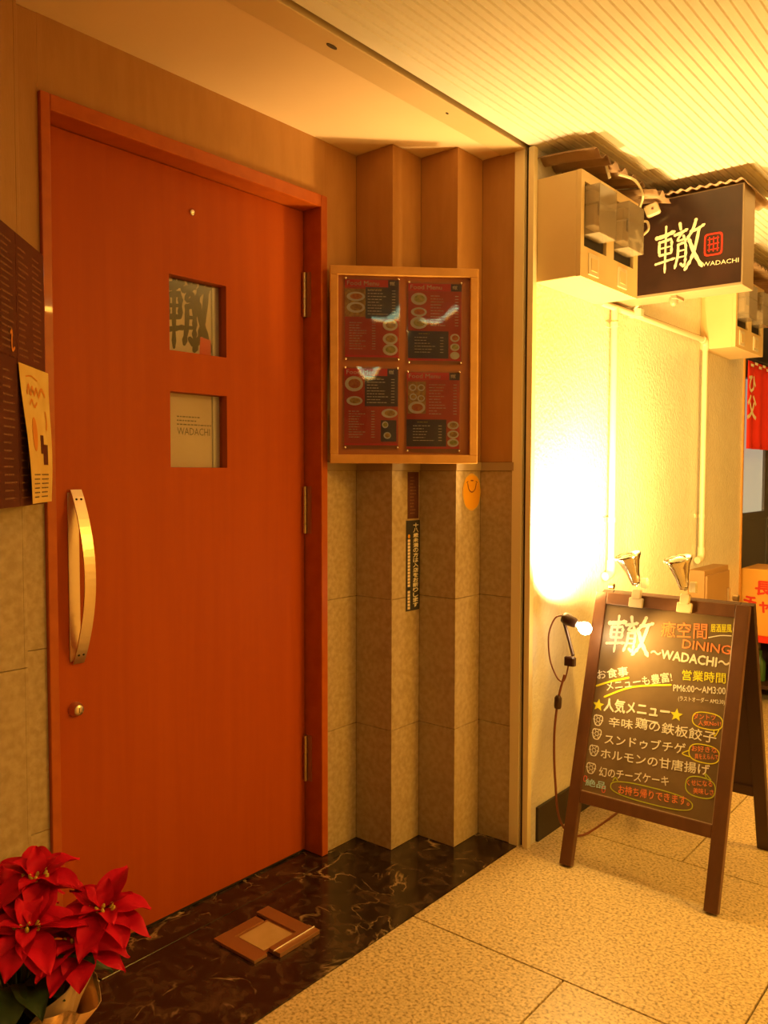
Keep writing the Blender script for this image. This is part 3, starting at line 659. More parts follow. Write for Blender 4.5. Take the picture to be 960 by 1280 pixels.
# ================================================================ METER BOXES
def meter_box(dy, dz, label):
    r = empty('meter_box', (-1.28, 2.65 + dy, 1.87 + dz)); tag(r, label, 'meter box', 'electric meter boxes on the corridor wall')
    y0, y1, z0, z1, x1 = 2.427, 2.872, 1.868, 2.198, -1.200
    def bx(a, b_, c, d, e, f, nm, m, p=None, bev=0.0): return MB().box(a, b_, c + dy, d + dy, e + dz, f + dz).build(nm, M[m], p or r, bev)
    b = MB()
    b.box(-1.36, -1.215, y0 + dy, y1 + dy, z0 + dz, z1 + dz); b.build('case', M['meterbox'], r, 0.003)
    wins = [(2.450, 2.615), (2.672, 2.835)]
    zz = [(2.000, 2.172)]
    f = MB()
    cols = [y0, 2.450, 2.615, 2.672, 2.835, y1]
    for a, c in ((y0, 2.450), (2.615, 2.672), (2.835, y1)): f.box(-1.215, x1, a + dy, c + dy, z0 + dz, z1 + dz)
    for a, c in wins: f.box(-1.215, x1, a + dy, c + dy, z0 + dz, 1.965 + dz).box(-1.215, x1, a + dy, c + dy, 2.165 + dz, z1 + dz)
    f.build('front_cover', M['meterbox'], r)
    for a, c in wins:
        bx(-1.2145, -1.212, a, c, 1.965, 2.165, 'dark_recess', 'dark')
        m0 = bx(-1.212, -1.175, a + 0.02, c - 0.055, 2.03, 2.14, 'meter', 'meterface', None, 0.004)
        bx(-1.175, -1.173, a + 0.040, c - 0.070, 2.065, 2.105, 'dial_window', 'ink', m0)
        cv = MB()
        ya, yb, za, zb, xo = a + 0.004 + dy, a + 0.130 + dy, 2.000 + dz, 2.152 + dz, -1.150; th = 0.002
        cv.box(xo - th, xo, ya, yb, za, zb).box(-1.212, xo - th, ya, ya + th, za, zb).box(-1.212, xo - th, yb - th, yb, za, zb).box(-1.212, xo - th, ya + th, yb - th, za, za + th).box(-1.212, xo - th, ya + th, yb - th, zb - th, zb)
        cv.box(-1.210, xo - 0.001, ya - 0.001, ya + 0.003, 2.090 + dz, 2.096 + dz).box(xo - 0.001, xo + 0.001, ya, yb, 2.090 + dz, 2.094 + dz)
        cv.build('clear_cover', M['smoke'], r, 0.002)
        bx(-1.2005, -1.196, a + 0.030, a + 0.105, 1.882, 1.950, 'terminal_frame', 'cream', None, 0.002)
        bx(-1.1965, -1.194, a + 0.045, a + 0.090, 1.896, 1.936, 'terminal_cover', 'meterbox', None, 0.001)
    return r
meter_box(0, 0, 'beige double meter box beside the corner post, nearest the camera')
meter_box(1.575, -0.035, 'beige double meter box farther along, above the red curtain')

# corrugated sheets
def corrugated(name, label, P0, eu, ev, nu, nv, amp, pitch, droop, m='corr', th=0.002):
    P0, eu, ev = Vector(P0), Vector(eu), Vector(ev); b = MB(); up_v = eu.cross(ev).normalized()
    if up_v.z < 0: up_v = -up_v
    vs = []; fs = []; L = eu.length
    for k in (0, 1):
        for j in range(nv + 1):
            for i in range(nu + 1):
                u, v = i / nu, j / nv
                vs.append(P0 + eu * u + ev * v + up_v * (amp * math.sin(2 * math.pi * u * L / pitch) - k * th) - Vector((0, 0, 1)) * (droop(u, v)))
    N = (nu + 1) * (nv + 1)
    for j in range(nv):
        for i in range(nu):
            k = j * (nu + 1) + i; fs.append((k, k + 1, k + nu + 2, k + nu + 1)); fs.append((N + k, N + k + nu + 1, N + k + nu + 2, N + k + 1))
    for j in (0, nv):
        for i in range(nu): k = j * (nu + 1) + i; fs.append((k, N + k, N + k + 1, k + 1))
    for i in (0, nu):
        for j in range(nv): k = j * (nu + 1) + i; fs.append((k, k + nu + 1, N + k + nu + 1, N + k))
    b.add(vs, fs, True); o = b.build(name, M[m]); tag(o, label, 'canopy'); return o
corrugated('corrugated_canopy', 'weathered brown corrugated sheet over the nearer meter box', (-1.36, 2.43, 2.266), (0, 0.40, 0), (0.20, 0, -0.004), 80, 8, 0.010, 0.072, lambda u, v: 0.012 * v * v + 0.008 * u * v)
corrugated('corrugated_canopy', 'torn end of corrugated sheet beside the hanging cable', (-1.36, 2.83, 2.254), (0, 0.15, 0), (0.235, 0, -0.010), 26, 8, 0.007, 0.055, lambda u, v: 0.02 * v * v * (1 + 0.4 * math.sin(9 * u)))
corrugated('corrugated_canopy', 'brown corrugated sheet lying over the black hanging sign', (-1.34, 2.985, 2.262), (0.475, 0, -0.012), (0, 0.40, 0), 90, 8, 0.004, 0.034, lambda u, v: 0.0 + 0.02 * max(0, u - .97) / .03)
corrugated('corrugated_canopy', 'brown corrugated sheet over the farther meter box', (-1.36, 3.95, 2.235), (0, 0.9, 0), (0.24, 0, -0.02), 90, 6, 0.007, 0.055, lambda u, v: 0.015 * v * v)
cb = MB(); cb.tube(smooth([(-1.165, 2.62, 2.225), (-1.150, 2.72, 2.228), (-1.180, 2.86, 2.222), (-1.215, 2.92, 2.20), (-1.235, 2.94, 2.15)], 6), 0.0045, 8)
cb.tube(smooth([(-1.235, 2.94, 2.152), (-1.200, 2.945, 2.155), (-1.190, 2.94, 2.125), (-1.205, 2.93, 2.105)], 6), 0.0045, 8)
o = cb.build('hanging_cable', M['cream']); tag(o, 'cream cable looping down past the torn corrugated sheet', 'cable')
FJ = frame((-1.182, 2.955, 2.195), (1, 0.3, 0.35), (-.35, -.1, 1))
jb = MB(FJ).cbox(-0.026, 0.024, -0.020, 0.022, -0.010, 0.010, 0.005).build('junction_cover', M['cream']); tag(jb, 'small crumpled cream cable cover beside the black sign', 'cable cover')
MB(FJ).lathe([(0.004, 0), (0.004, 0.002), (0, 0.003)], (0, 0, 0.010), (0, 0, 1), 8).build('screw', M['wirec'], jb)
cl = MB().tube([(-1.20, 2.60, 2.262), (-1.19, 2.61, 2.215)], 0.005, 8).lathe([(0.012, 0), (0.010, 0.010), (0.006, 0.014)], (-1.20, 2.60, 2.262), (0.3, 0.2, 1), 10).tube([(-1.205, 2.57, 2.262), (-1.19, 2.64, 2.268)], 0.005, 8).build('cable_clamp', M['cream']); tag(cl, 'small cream clamp sticking up through the corrugated sheet', 'clamp')

# ================================================================ HANGING SIGN
sg = empty('hanging_sign', (-1.12, 3.06, 1.90)); tag(sg, 'black projecting shop sign with brush characters and red seal', 'sign')
MB().box(-1.36, -0.880, 3.0, 3.125, 1.895, 2.240).build('case', M['signbody'], sg, 0.002)
FG = frame((-1.36, 2.9995, 1.905), (1, 0, 0), (0, 0, 1))
MB(FG).box(0.004, 0.474, 0, 0.330, 0, 0.0015).build('face_panel', M['black'], sg)
FG2 = frame((-1.36, 2.998, 0), (1, 0, 0), (0, 0, 1))
kanji(FG2, 0.176, 1.968, 0.166, 0.172, 'brush_lettering', M['ivory'], sg, 1.05)
MB(FG2).ring((0.380, 2.048), 0.029, 0.036, 0.006, n=40, sq=0.3).build('seal_border', M['red'], sg)
b = MB(FG2)
for k in range(3):
    b.stroke([(0.362, 2.030 + k * 0.018), (0.398, 2.032 + k * 0.018)], 0.004)
for k in range(3):
    b.stroke([(0.366 + k * 0.014, 2.024), (0.367 + k * 0.014, 2.073)], 0.0035)
b.build('seal_characters', M['red'], sg)
text('lettering', 'WADACHI', FG2, 0.343, 1.976, 0.466, 1.973, 0.0150, M['ivory'], sg, 0.0)
MB().box(-1.135, -1.115, 3.02, 3.10, 1.885, 1.895).build('mounting_strip', M['signbody'], sg)
MB().lathe([(0.015, 0), (0.015, 0.022), (0.008, 0.030), (0, 0.032)], (-1.139, 3.06, 1.895), (0, 0, -1), 14).build('cable_gland', M['signbody'], sg)

# ================================================================ PIPES
pp = empty('wall_pipe', (-1.33, 3.5, 0.84)); tag(pp, 'cream pipe running down, across and down the bright corridor wall', 'pipe')
def elbow(a, b_, c, r=0.03):
    a, b_, c = Vector(a), Vector(b_), Vector(c); return [tuple(b_.lerp(a, 1) if False else (b_ + (a - b_).normalized() * r * (1 - t) ** 2 + (c - b_).normalized() * r * t ** 2)) for t in [i / 6 for i in range(7)]]
MB().tube([(-1.335, 2.99, 0.905), (-1.335, 2.99, 1.875)], 0.013, 14).build('pipe_run', M['cream'], pp)
MB().tube([(-1.335, 4.00, 0.885), (-1.335, 4.00, 1.84)], 0.013, 14).build('pipe_run', M['cream'], pp)
MB().tube([(-1.335, 2.87, 1.872), (-1.335, 3.97, 1.872)], 0.012, 14).build('pipe_run', M['cream'], pp)
MB().tube([(-1.335, 3.955, 1.872)] + elbow((-1.335, 3.9, 1.872), (-1.335, 4.0, 1.872), (-1.335, 4.0, 1.8)) + [(-1.335, 4.0, 1.825)], 0.0165, 14).build('pipe_elbow', M['cream'], pp)
for (y, z) in ((2.99, 0.895), (4.0, 0.875)):
    MB().tube([(-1.335, y, z + 0.025)] + elbow((-1.335, y, z + 0.05), (-1.335, y, z - 0.03), (-1.335, y - 0.06, z - 0.035), 0.03) + [(-1.338, y - 0.045, z - 0.034)], 0.0165, 14).build('pipe_elbow', M['cream'], pp)
for (y, z) in ((2.99, 1.80), (2.99, 1.065), (4.0, 1.04)):
    MB().lathe([(0.0155, 0), (0.0155, 0.018)], (-1.335, y, z), (0, 0, 1), 14).box(-1.3595, -1.3555, y - 0.028, y + 0.028, z, z + 0.018).build('pipe_strap', M['cream'], pp)
MB().box(-1.36, -1.352, 2.87, 3.99, 1.884, 1.896).build('pipe_shadow_strip', M['rail'], pp)  # darker strip put in for the shadow line above the pipe
jc = MB().cbox(-1.35, -1.30, 3.145, 3.185, 1.86, 1.895, 0.006).tube([(-1.325, 3.15, 1.89), (-1.30, 3.135, 1.905)], 0.005, 8).build('pipe_clamp', M['cream']); tag(jc, 'small cream clamp on the horizontal pipe under the sign', 'clamp')

# wall cabinet low on the corridor wall
cab = empty('wall_cabinet', (-1.32, 4.1, 0.45)); tag(cab, 'shallow tan metal cabinet low on the corridor wall behind the chalkboard', 'cabinet')
MB().box(-1.36, -1.285, 3.90, 4.25, 0.42, 0.80).build('body', M['tan_cab'], cab, 0.003)
dr = MB().box(-1.285, -1.275, 3.91, 4.24, 0.43, 0.775).build('door', M['tan_cab'], cab, 0.002)
MB().box(-1.275, -1.262, 4.20, 4.215, 0.60, 0.69).build('handle', M['brass'], dr, 0.002)

# ================================================================ CHALKBOARD
ck = empty('chalkboard_stand', (-0.97, 2.64, 0)); tag(ck, 'brown wooden folding menu chalkboard standing on the granite floor', 'chalkboard')
ang = math.atan2(0.25, 0.87); ua = Vector((0, math.sin(ang), math.cos(ang)))
FB = frame((-0.97, 2.365, 0), (1, 0, 0), ua)                   # front leaf: z is out of the board
ub = Vector((0, -math.sin(ang), math.cos(ang)))
FR = frame((-0.97, 2.915, 0), (-1, 0, 0), ub)                  # rear leaf
def leafboard(F, wood, face, front):
    for s in (-1, 1):
        a0, a1 = sorted((s * 0.246, s * 0.206))
        MB(F).box(a0, a1, 0.007, 0.888, -0.020, 0.004).build('side_rail', M[wood], ck, 0.0025)
    MB(F).box(-0.206, 0.206, 0.848, 0.888, -0.020, 0.004).build('top_rail', M[wood], ck, 0.0025)
    MB(F).box(-0.206, 0.206, 0.205, 0.243, -0.020, 0.004).build('bottom_rail', M[wood], ck, 0.0025)
    return MB(F).box(-0.206, 0.206, 0.243, 0.848, -0.014, -0.005).build('board_face', M[face], ck)
bf = leafboard(FB, 'boardwood', 'chalkboard', True)
leafboard(FR, 'darkwood', 'darkwood', False)
for s in (-1, 1):
    MB().lathe([(0.010, -0.008), (0.010, 0.008)], (-0.97 + s * 0.20, 2.628, 0.872), (1, 0, 0), 12).build('top_hinge', M['brass'], ck)
FC = FB @ Matrix.Translation((0, 0, -0.0048))
CH = {'white': 'cwhite', 'orange': 'corange', 'yellow': 'cyellow', 'blue': 'cblue'}
TX = [
('癒空間','orange',1,-0.0127,0.7633,0.1304,0.7740,0.0529),
('居酒屋風','yellow',1,0.1398,0.7974,0.2006,0.8034,0.0268),
('DINING','orange',1,0.0587,0.7373,0.2028,0.7362,0.0295),
('～WADACHI～','white',2,-0.0380,0.6962,0.2037,0.6945,0.0300),
('お食事','white',1,-0.2026,0.5980,-0.1002,0.6258,0.0334),
('メニューも豊富!','white',1,-0.1653,0.5665,0.0415,0.6306,0.0329),
('営業時間','yellow',1,0.0701,0.6400,0.1989,0.6496,0.0338),
('PM6:00～AM3:00','white',1,0.0474,0.6020,0.2021,0.6181,0.0217),
('(ラストオーダー AM2:30)','white',0,0.0657,0.5733,0.2034,0.5858,0.0191),
('人気メニュー','white',2,-0.1673,0.5019,0.0453,0.5161,0.0451),
('辛味','white',1,-0.1446,0.4577,-0.0653,0.4630,0.0322),
('鶏の鉄板餃子','white',1,-0.0583,0.4694,0.1893,0.4705,0.0364),
('スンドゥブチゲ','white',1,-0.1503,0.4011,0.1052,0.4226,0.0344),
('ホルモンの甘唐揚げ','white',1,-0.1573,0.3544,0.1811,0.3763,0.0342),
('幻のチーズケーキ','white',1,-0.1550,0.2999,0.0666,0.3196,0.0314),
('絶品','blue',1,-0.1959,0.2606,-0.1283,0.2641,0.0242),
('お持ち帰りできます。','orange',1,-0.0855,0.2620,0.1339,0.2776,0.0283),
('ダントツ','orange',0,0.1169,0.5295,0.1822,0.5369,0.0188),
('人気No1!','orange',0,0.1331,0.5134,0.1990,0.5233,0.0163),
('お好きな','orange',0,0.1228,0.4357,0.1967,0.4443,0.0184),
('具をえらんで','orange',0,0.1347,0.4147,0.2023,0.4268,0.0160),
('くせになる','orange',0,0.1202,0.3345,0.1934,0.3470,0.0181),
('美味しさ','orange',0,0.1412,0.3163,0.1996,0.3236,0.0180)]
for (s_, c_, bd, x0, y0, x1, y1, hh) in TX:
    text('chalk_lettering', s_, FC, x0, y0, x1, y1, hh * 0.92, M[CH[c_]], bf, 0.0, fat=(0.0002, 0.0004, 0.0012)[bd])
kanji(FC, -0.188, 0.690, 0.142, 0.125, 'chalk_lettering', M['cwhite'], bf, 1.2, z=0.0)
b = MB(FC).stroke([(-0.203, 0.5776), (-0.1592, 0.5981), (-0.0998, 0.6203)], 0.006).stroke([(-0.1709, 0.5475), (-0.0828, 0.5935), (0.0374, 0.6195)], 0.006)
b.build('chalk_underline', M['cyellow'], bf)
MB(FC).stroke([(0.1346, 0.7795), (0.1685, 0.790), (0.2006, 0.793)], 0.003).stroke([(-0.0459, 0.499), (0.0107, 0.499)], 0.0035).build('chalk_underline', M['cwhite'], bf)
for (x, y, r) in ((-0.188, 0.5176, 0.020), (0.0656, 0.532, 0.020)):
    P = []
    for k in range(10): a = math.pi / 2 + k * math.pi / 5; q = r if k % 2 == 0 else r * .45; P.append((x + q * math.cos(a), y + q * math.sin(a)))
    MB(FC).prism(P, 0.0004, 0.0010).build('chalk_star', M['cyellow'], bf)
for (x, y) in ((-0.1822, 0.471), (-0.1810, 0.4272), (-0.1831, 0.3743), (-0.185, 0.3182)):
    b = MB(FC).ring((x, y), 0.014, 0.016, 0.003, wob=0.1); b.stroke([(x - .006, y), (x - .003, y + .006), (x + .004, y + .005), (x + .006, y - .003), (x, y - .006), (x - .005, y - .003)], 0.0022)
    for k in range(6): a = k * math.pi / 3; b.stroke([(x + .010 * math.cos(a), y + .010 * math.sin(a)), (x + .017 * math.cos(a), y + .018 * math.sin(a))], 0.0022)
    b.build('chalk_flower', M['cwhite'], bf)
for (x, y, rx, ry, m_, tail) in ((0.1585, 0.5316, 0.044, 0.024, 'cyellow', [(0.180, 0.508), (0.184, 0.4906), (0.194, 0.511)]), (0.1590, 0.4353, 0.044, 0.026, 'cyellow', [(0.1156, 0.4366), (0.0956, 0.4229), (0.1177, 0.4181)]),
                                 (0.1590, 0.3379, 0.043, 0.029, 'cgreen', [(0.175, 0.366), (0.1665, 0.3822), (0.1865, 0.3663)]), (0.0150, 0.2795, 0.128, 0.024, 'cgreen', [(-0.1077, 0.2946), (-0.1016, 0.3072), (-0.0926, 0.300)])):
    MB(FC).ring((x, y), rx, ry, 0.003, n=36).stroke(tail, 0.003).build('chalk_bubble', M[m_], bf)
MB(FC).ring((-0.1995, 0.2811), 0.005, 0.0085, 0.0025).ring((-0.1341, 0.2620), 0.005, 0.0085, 0.0025).build('chalk_heart', M['cred'], bf)
MB(FC).box(-0.2055, 0.2055, 0.2432, 0.2446, 0.0002, 0.004).box(0.2036, 0.205, 0.245, 0.846, 0.0002, 0.003).build('edge_strip', M['cyellow'] if False else M['rail'], bf)

# clip lamps on the chalkboard
def clip_lamp(x, tipdx, label, part_scale=1.0):
    r = empty('clip_lamp', (x, 2.612, 0.84)); tag(r, label, 'clip lamp', 'silver clip lamps on top of the chalkboard')
    F = FB @ Matrix.Translation((x + 0.97, 0, 0))
    MB(F).cbox(-0.024, 0.024, 0.846, 0.878, 0.0045, 0.012, 0.003).build('clip_jaw', M['cream'], r)
    MB(F).cbox(-0.015, 0.015, 0.872, 0.905, 0.0045, 0.016, 0.003).build('clip_grip', M['cream'], r)
    base = Vector((x - 0.008, 2.610, 0.895)); tip = Vector((x + tipdx, 2.590, 0.985)); ax = (tip - base).normalized(); L = (tip - base).length
    MB().tube([(x, 2.612, 0.885), tuple(base)], 0.007, 10).lathe([(0.011, -0.010), (0.011, 0.010)], tuple(base), (1, 0, 0), 14).build('swivel', M['chrome'], r)
    MB().cbox(x + 0.012, x + 0.034, 2.600, 2.616, 0.880, 0.912, 0.003).build('switch_box', M['cream'], r)
    MB().lathe([(0.015, 0.0), (0.018, 0.012), (0.021, 0.03), (0.033, L * .72), (0.043, L * .92), (0.0445, L), (0.041, L + 0.001), (0.038, L * .90), (0.030, L * .7), (0.010, L * .25)], tuple(base), tuple(ax), 28).build('reflector', M['chrome'], r)
    MB().lathe([(0.010, L * .25), (0.020, L * .55), (0.030, L * .85), (0.022, L * .97), (0.0, L * 1.0)], tuple(base), tuple(ax), 20).build('bulb', M['meterface'], r)
    return r
clip_lamp(-1.072, -0.030, 'left silver clip lamp gripping the chalkboard top rail')
clip_lamp(-0.915, -0.022, 'right silver clip lamp gripping the chalkboard top rail')
# the lit lamp at the board's left edge
lb = empty('lit_lamp', (-1.235, 2.46, 0.76)); tag(lb, 'glowing bare bulb lamp with dark socket at the chalkboard left edge', 'lamp')
MB().lathe([(0, -0.022), (0.012, -0.019), (0.020, -0.008), (0.021, 0.003), (0.016, 0.014), (0.009, 0.024)], (-1.185, 2.462, 0.752), (-1, 0.0, 0.35), 20).build('bulb', M['bulb'], lb)
MB().lathe([(0.012, 0), (0.016, 0.010), (0.020, 0.040), (0.017, 0.052), (0.008, 0.056)], (-1.212, 2.462, 0.762), (-1, 0.0, 0.35), 18).build('socket', M['blackplastic'], lb)
MB().tube([(-1.262, 2.470, 0.760), (-1.245, 2.475, 0.70), (-1.222, 2.455, 0.66)], 0.006, 8).build('bracket', M['blackplastic'], lb)
MB().cbox(-1.240, -1.205, 2.425, 2.447, 0.63, 0.66, 0.004).build('clip_jaw', M['blackplastic'], lb)
wr_ = MB().tube(smooth([(-1.262, 2.462, 0.785), (-1.285, 2.45, 0.775), (-1.302, 2.44, 0.72), (-1.297, 2.44, 0.64), (-1.272, 2.44, 0.585), (-1.245, 2.43, 0.575), (-1.232, 2.43, 0.60), (-1.225, 2.432, 0.64)], 6), 0.0026, 8).build('lamp_cord', M['wirec']); tag(wr_, 'thin brown cord looping down from the glowing lamp', 'cord')
cd = MB().tube(smooth([(-1.236, 2.425, 0.60), (-1.252, 2.415, 0.52), (-1.262, 2.41, 0.40), (-1.262, 2.42, 0.25), (-1.255, 2.45, 0.10), (-1.25, 2.60, 0.008), (-1.24, 2.9, 0.006)], 6), 0.004, 8).build('power_cord', M['wirec'])
tag(cd, 'brown power cord dropping to the floor behind the board leg', 'cord')
MB().lathe([(0.010, 0), (0.012, 0.006), (0.012, 0.034), (0.007, 0.042)], (-1.253, 2.413, 0.49), (0.05, 0, 1), 12).build('cord_plug', M['blackplastic'], cd)

# ================================================================ RED CURTAIN AND CARTON BY THE NEXT SHOP
nr = empty('red_curtain', (-1.36, 5.1, 1.39)); tag(nr, 'red shop curtain with white brush characters hanging past the wall end', 'curtain')
b = MB(); vs = []; fs = []; nn_ = 40
for j in range(7):
    for i in range(nn_ + 1):
        u = i / nn_; v = j / 6
        vs.append((-1.345 + 0.008 * math.sin(u * 34) * (1 - v * .6), 4.715 + u * 0.95, 1.385 + v * 0.485))
for j in range(6):
    for i in range(nn_): k = j * (nn_ + 1) + i; fs.append((k, k + 1, k + nn_ + 2, k + nn_ + 1))
b.add(vs, fs, True); no = b.build('cloth', M['redred'], nr); md = no.modifiers.new('thickness', 'SOLIDIFY'); md.thickness = 0.0015
FN = frame((-1.333, 4.715, 0), (0, 1, 0), (0, 0, 1))
text('lettering', 'ひ', FN, -0.02, 1.690, 0.10, 1.690, 0.085, M['ivory'], nr, fat=0.004)
text('lettering', '父', FN, -0.04, 1.545, 0.12, 1.545, 0.125, M['ivory'], nr, fat=0.005)
MB().tube([(-1.345, 4.705, 1.865), (-1.345, 5.75, 1.865)], 0.008, 10).build('curtain_rod', M['blackframe'], nr)
b = MB(FN)
for k in range(9): b.box(0.01 + k * 0.075, 0.06 + k * 0.075, 1.826 + (k % 2) * 0.014, 1.840 + (k % 2) * 0.014, 0, 0.001)
b.build('border_pattern', M['ivory'], nr)
tb = empty('display_table', (-1.1, 4.98, 0)); tag(tb, 'low dark display table with a red top under the yellow carton', 'table')
MB().box(-1.405, -0.80, 4.74, 5.30, 0.335, 0.365).build('table_top', M['redred'], tb, 0.004)
for (x, y) in ((-1.39, 4.76), (-0.85, 4.76), (-1.39, 5.25), (-0.85, 5.25)): MB().box(x, x + 0.035, y, y + 0.035, 0, 0.335).build('leg', M['darkwood'], tb)
MB().box(-1.36, -0.84, 4.78, 5.25, 0.075, 0.095).build('shelf', M['darkwood'], tb)
MB().box(-1.39, -0.84, 5.26, 5.275, 0.0, 0.335).build('back_board', M['darkwood'], tb)
for k, (x, hh) in enumerate(((-1.30, .17), (-1.21, .19), (-1.10, .18))):
    bo = MB().lathe([(0.030, 0), (0.032, 0.01), (0.032, hh * .6), (0.012, hh * .78), (0.011, hh), (0, hh)], (x, 4.90, 0.095), (0, 0, 1), 16).build('bottle', M['bottleg'] if k != 1 else M['tan_cab'])
    tag(bo, ('green bottle on the shelf under the red table top, leftmost', 'brown bottle standing between two green bottles on the low shelf', 'green bottle on the low shelf, right of the brown bottle')[k], 'bottle', 'bottles on the low shelf')
ct = empty('yellow_carton', (-1.2, 4.95, 0.365)); tag(ct, 'yellow orange carton with red characters on the red table top', 'carton')
FK = frame((-1.418 + 0.013, 4.78, 0.3655), (1, 0, 0), (0, 0, 1))
MB(FK).prism([(0, 0), (0.50, 0), (0.50, 0.33), (0.47, 0.365), (0.032, 0.365), (0, 0.285)], -0.30, 0).build('box_body', M['carton'], ct, 0.004)
text('lettering', '長', FK, 0.105, 0.225, 0.190, 0.225, 0.075, M['red'], ct, 0, 0.001, fat=0.003)
text('lettering', 'チャ', FK, 0.040, 0.150, 0.175, 0.125, 0.070, M['red'], ct, 0, 0.001, fat=0.003)

# ================================================================ CORRIDOR LIGHT FITTINGS (out of frame)
for i, (x, y, m_) in enumerate(((0.95, 2.75, 'tubes'), (0.45, 0.5, 'tubeg'))):
    r = empty('ceiling_lamp', (x, y, 2.25)); tag(r, ('long warm tube ceiling lamp over the chalkboard end of corridor', 'long greenish tube ceiling lamp over the near corridor')[i], 'ceiling lamp')
    MB().box(x - 0.09, x + 0.09, y - (0.42, 0.62)[i], y + (0.42, 0.62)[i], 2.255, 2.2995).build('housing', M['cream'], r, 0.004)
    for s in (-1, 1): MB().tube([(x + s * 0.05, y - (0.38, 0.58)[i], 2.232), (x + s * 0.05, y + (0.38, 0.58)[i], 2.232)], 0.014, 12).build('tube', M[m_], r)

# ================================================================ POINSETTIA
pt = empty('poinsettia', (-1.37, 0.675, 0)); tag(pt, 'red poinsettia in a paper wrapped pot at the foot of the door', 'potted plant')
PC = Vector((-1.37, 0.675, 0))
def bract(center, az, pitch, L, Wd, curl, m, name, parent, fold=0.18, roll=0.0):
    """pointed oval leaf starting at center"""
    n = 9; vs = []; fs = []
    d = Vector((math.cos(az), math.sin(az), 0)); side = Vector((-math.sin(az), math.cos(az), 0)); p = Vector(center); a = pitch
    side = (side * math.cos(roll) + Vector((0, 0, 1)) * math.sin(roll))
    ph = random.uniform(0, 6)
    for i in range(n + 1):
        t = i / n
        wv = Wd * (math.sin(math.pi * min(t * 1.02, 1)) ** 0.75) * (1.15 - 0.55 * t) * (1 + 0.06 * math.sin(ph + i * 2.2)) if 0 < i < n else 0.0006
        if i == 0: wv = Wd * .10
        nrm = Vector((-d.x * math.sin(a), -d.y * math.sin(a), math.cos(a)))
        for q in (-1, -0.5, 0, 0.5, 1):
            vs.append(p + side * (wv * q * .5) + nrm * (abs(q) * wv * fold + 0.003 * math.sin(ph + t * 9 + q * 3)))
        dirn = Vector((d.x * math.cos(a), d.y * math.cos(a), math.sin(a))); p = p + dirn * (L / n); a -= curl / n
    for i in range(n):
        for j in range(4): k = i * 5 + j; fs.append((k, k + 1, k + 6, k + 5))
    b = MB(); b.add(vs, fs, True); o = b.build(name, m, parent)
    md = o.modifiers.new('s', 'SUBSURF'); md.levels = 1; md.render_levels = 1
    return o
def flower(c, tilt_az, n1=6, n2=5, L=0.088, W=0.060, face=0.5):
    c = Vector(c)
    hd_ = MB()
    for k in range(9):
        a = k * 2.4; r = 0.0035 * math.sqrt(k); hd_.lathe([(0.003, 0), (0.0036, 0.006), (0.002, 0.011), (0, 0.012)], (c.x + r * 2 * math.cos(a), c.y + r * 2 * math.sin(a), c.z + 0.006), (math.cos(a) * .4, math.sin(a) * .4, 1), 8)
    hd_.build('flower_head', M['bud'], pt)
    for k in range(n1):
        a = k * 2 * math.pi / n1 + random.uniform(-.2, .2) + tilt_az
        bract(c, a, 0.35 + face * math.cos(a - 2.66) + random.uniform(-.15, .15), L * random.uniform(.9, 1.15), W * random.uniform(.9, 1.15), 0.9, M['crimson'], 'bract', pt, roll=random.uniform(-.2, .2))
    for k in range(n2):
        a = (k + .5) * 2 * math.pi / n2 + tilt_az + .3
        bract(c + Vector((0, 0, 0.004)), a, 0.75 + face * math.cos(a - 2.66), L * .62 * random.uniform(.9, 1.1), W * .62, 0.7, M['crimson'], 'bract', pt)
    for k in range(4):
        a = (k + .3) * 2 * math.pi / 4 + tilt_az
        bract(c - Vector((0, 0, 0.012)), a, 0.05, L * 1.05, W * .95, 0.8, M['crimson'], 'bract', pt)
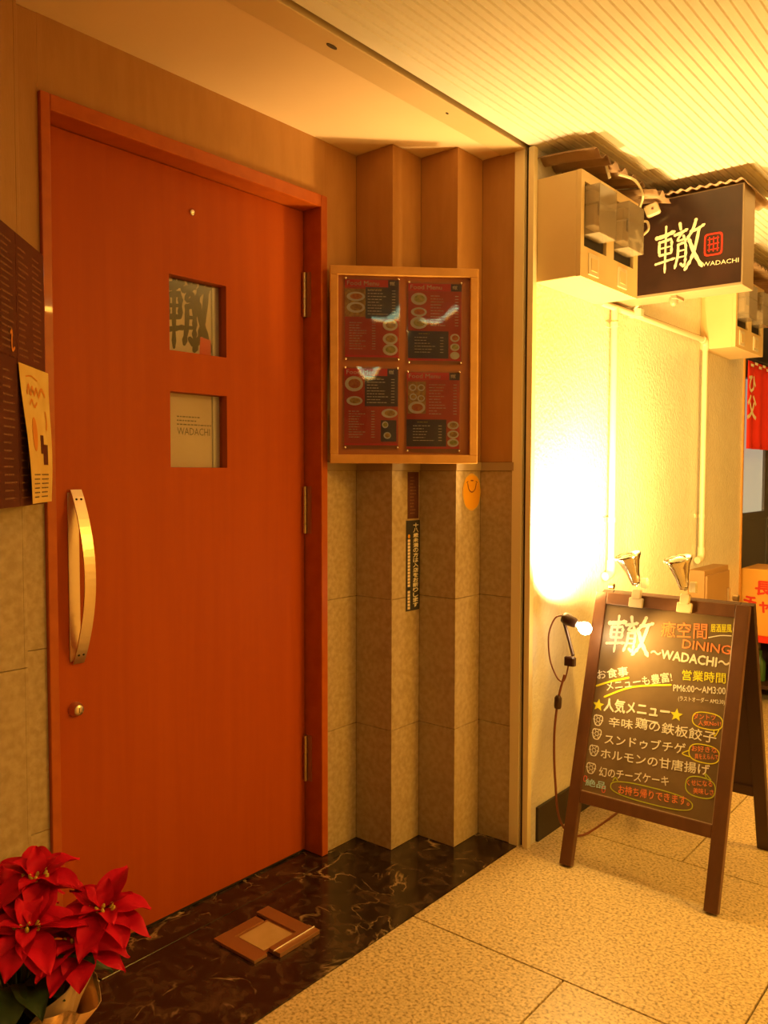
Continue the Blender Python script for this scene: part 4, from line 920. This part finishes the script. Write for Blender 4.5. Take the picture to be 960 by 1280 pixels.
FL = [((-1.365, 0.712, 0.540), 0.5), ((-1.305, 0.664, 0.492), 1.0), ((-1.262, 0.775, 0.492), 0.1), ((-1.385, 0.632, 0.478), .7), ((-1.272, 0.735, 0.450), 1.6), ((-1.44, 0.70, 0.49), 0.9)]
for (c, a) in FL:
    flower(c, a)
    MB().tube(smooth([(PC.x, PC.y, 0.30), ((PC.x * 1.3 + c[0]) / 2.3, (PC.y * 1.3 + c[1]) / 2.3, 0.38), (c[0], c[1], c[2])], 5), 0.004, 8).build('stem', M['stem'], pt)
for k in range(26):
    a = k * 2.399; rr = 0.02 + 0.018 * (k % 3)
    bract((PC.x + rr * math.cos(a), PC.y + rr * math.sin(a), 0.35 + 0.010 * (k % 9)), a, 0.30 + 0.2 * math.sin(k), random.uniform(.09, .125), .062, 0.9, M['green'], 'leaf', pt)
MB().lathe([(0.060, 0.002), (0.082, 0.28), (0.088, 0.285), (0.088, 0.30), (0.078, 0.30), (0.076, 0.285)], tuple(PC), (0, 0, 1), 24).build('pot', M['bronze'], pt)
MB().lathe([(0.0765, 0.284), (0.0, 0.290)], tuple(PC), (0, 0, 1), 24).build('soil', M['soil'], pt)
def wrapm(r0, r1, z0, z1, ph, name, m):
    n = 56; b = MB(); vs = []; fs = []; J = 9
    for j in range(J + 1):
        v = j / J
        for i in range(n):
            t_ = 2 * math.pi * i / n; e = max(0, v - .7) / .3
            r = r0 + (0.086 - r0) * min(v / .7, 1) + (r1 - 0.086) * e ** 1.3 + (0.004 + 0.010 * e) * math.sin(5 * t_ + ph) + 0.003 * math.sin(13 * t_ + ph)
            z = z0 + (z1 - z0) * v * (1 + 0.10 * math.sin(3 * t_ + ph) * e)
            vs.append((PC.x + r * math.cos(t_), PC.y + r * math.sin(t_), z))
    for j in range(J):
        for i in range(n): k = (i + 1) % n; fs.append((j * n + i, j * n + k, (j + 1) * n + k, (j + 1) * n + i))
    b.add(vs, fs, True); o = b.build(name, M[m], pt); md = o.modifiers.new('t', 'SOLIDIFY'); md.thickness = 0.001
wrapm(0.072, 0.120, 0.004, 0.375, 0.5, 'paper_wrap', 'wrap'); wrapm(0.080, 0.126, 0.003, 0.345, 2.0, 'foil_wrap', 'foil')
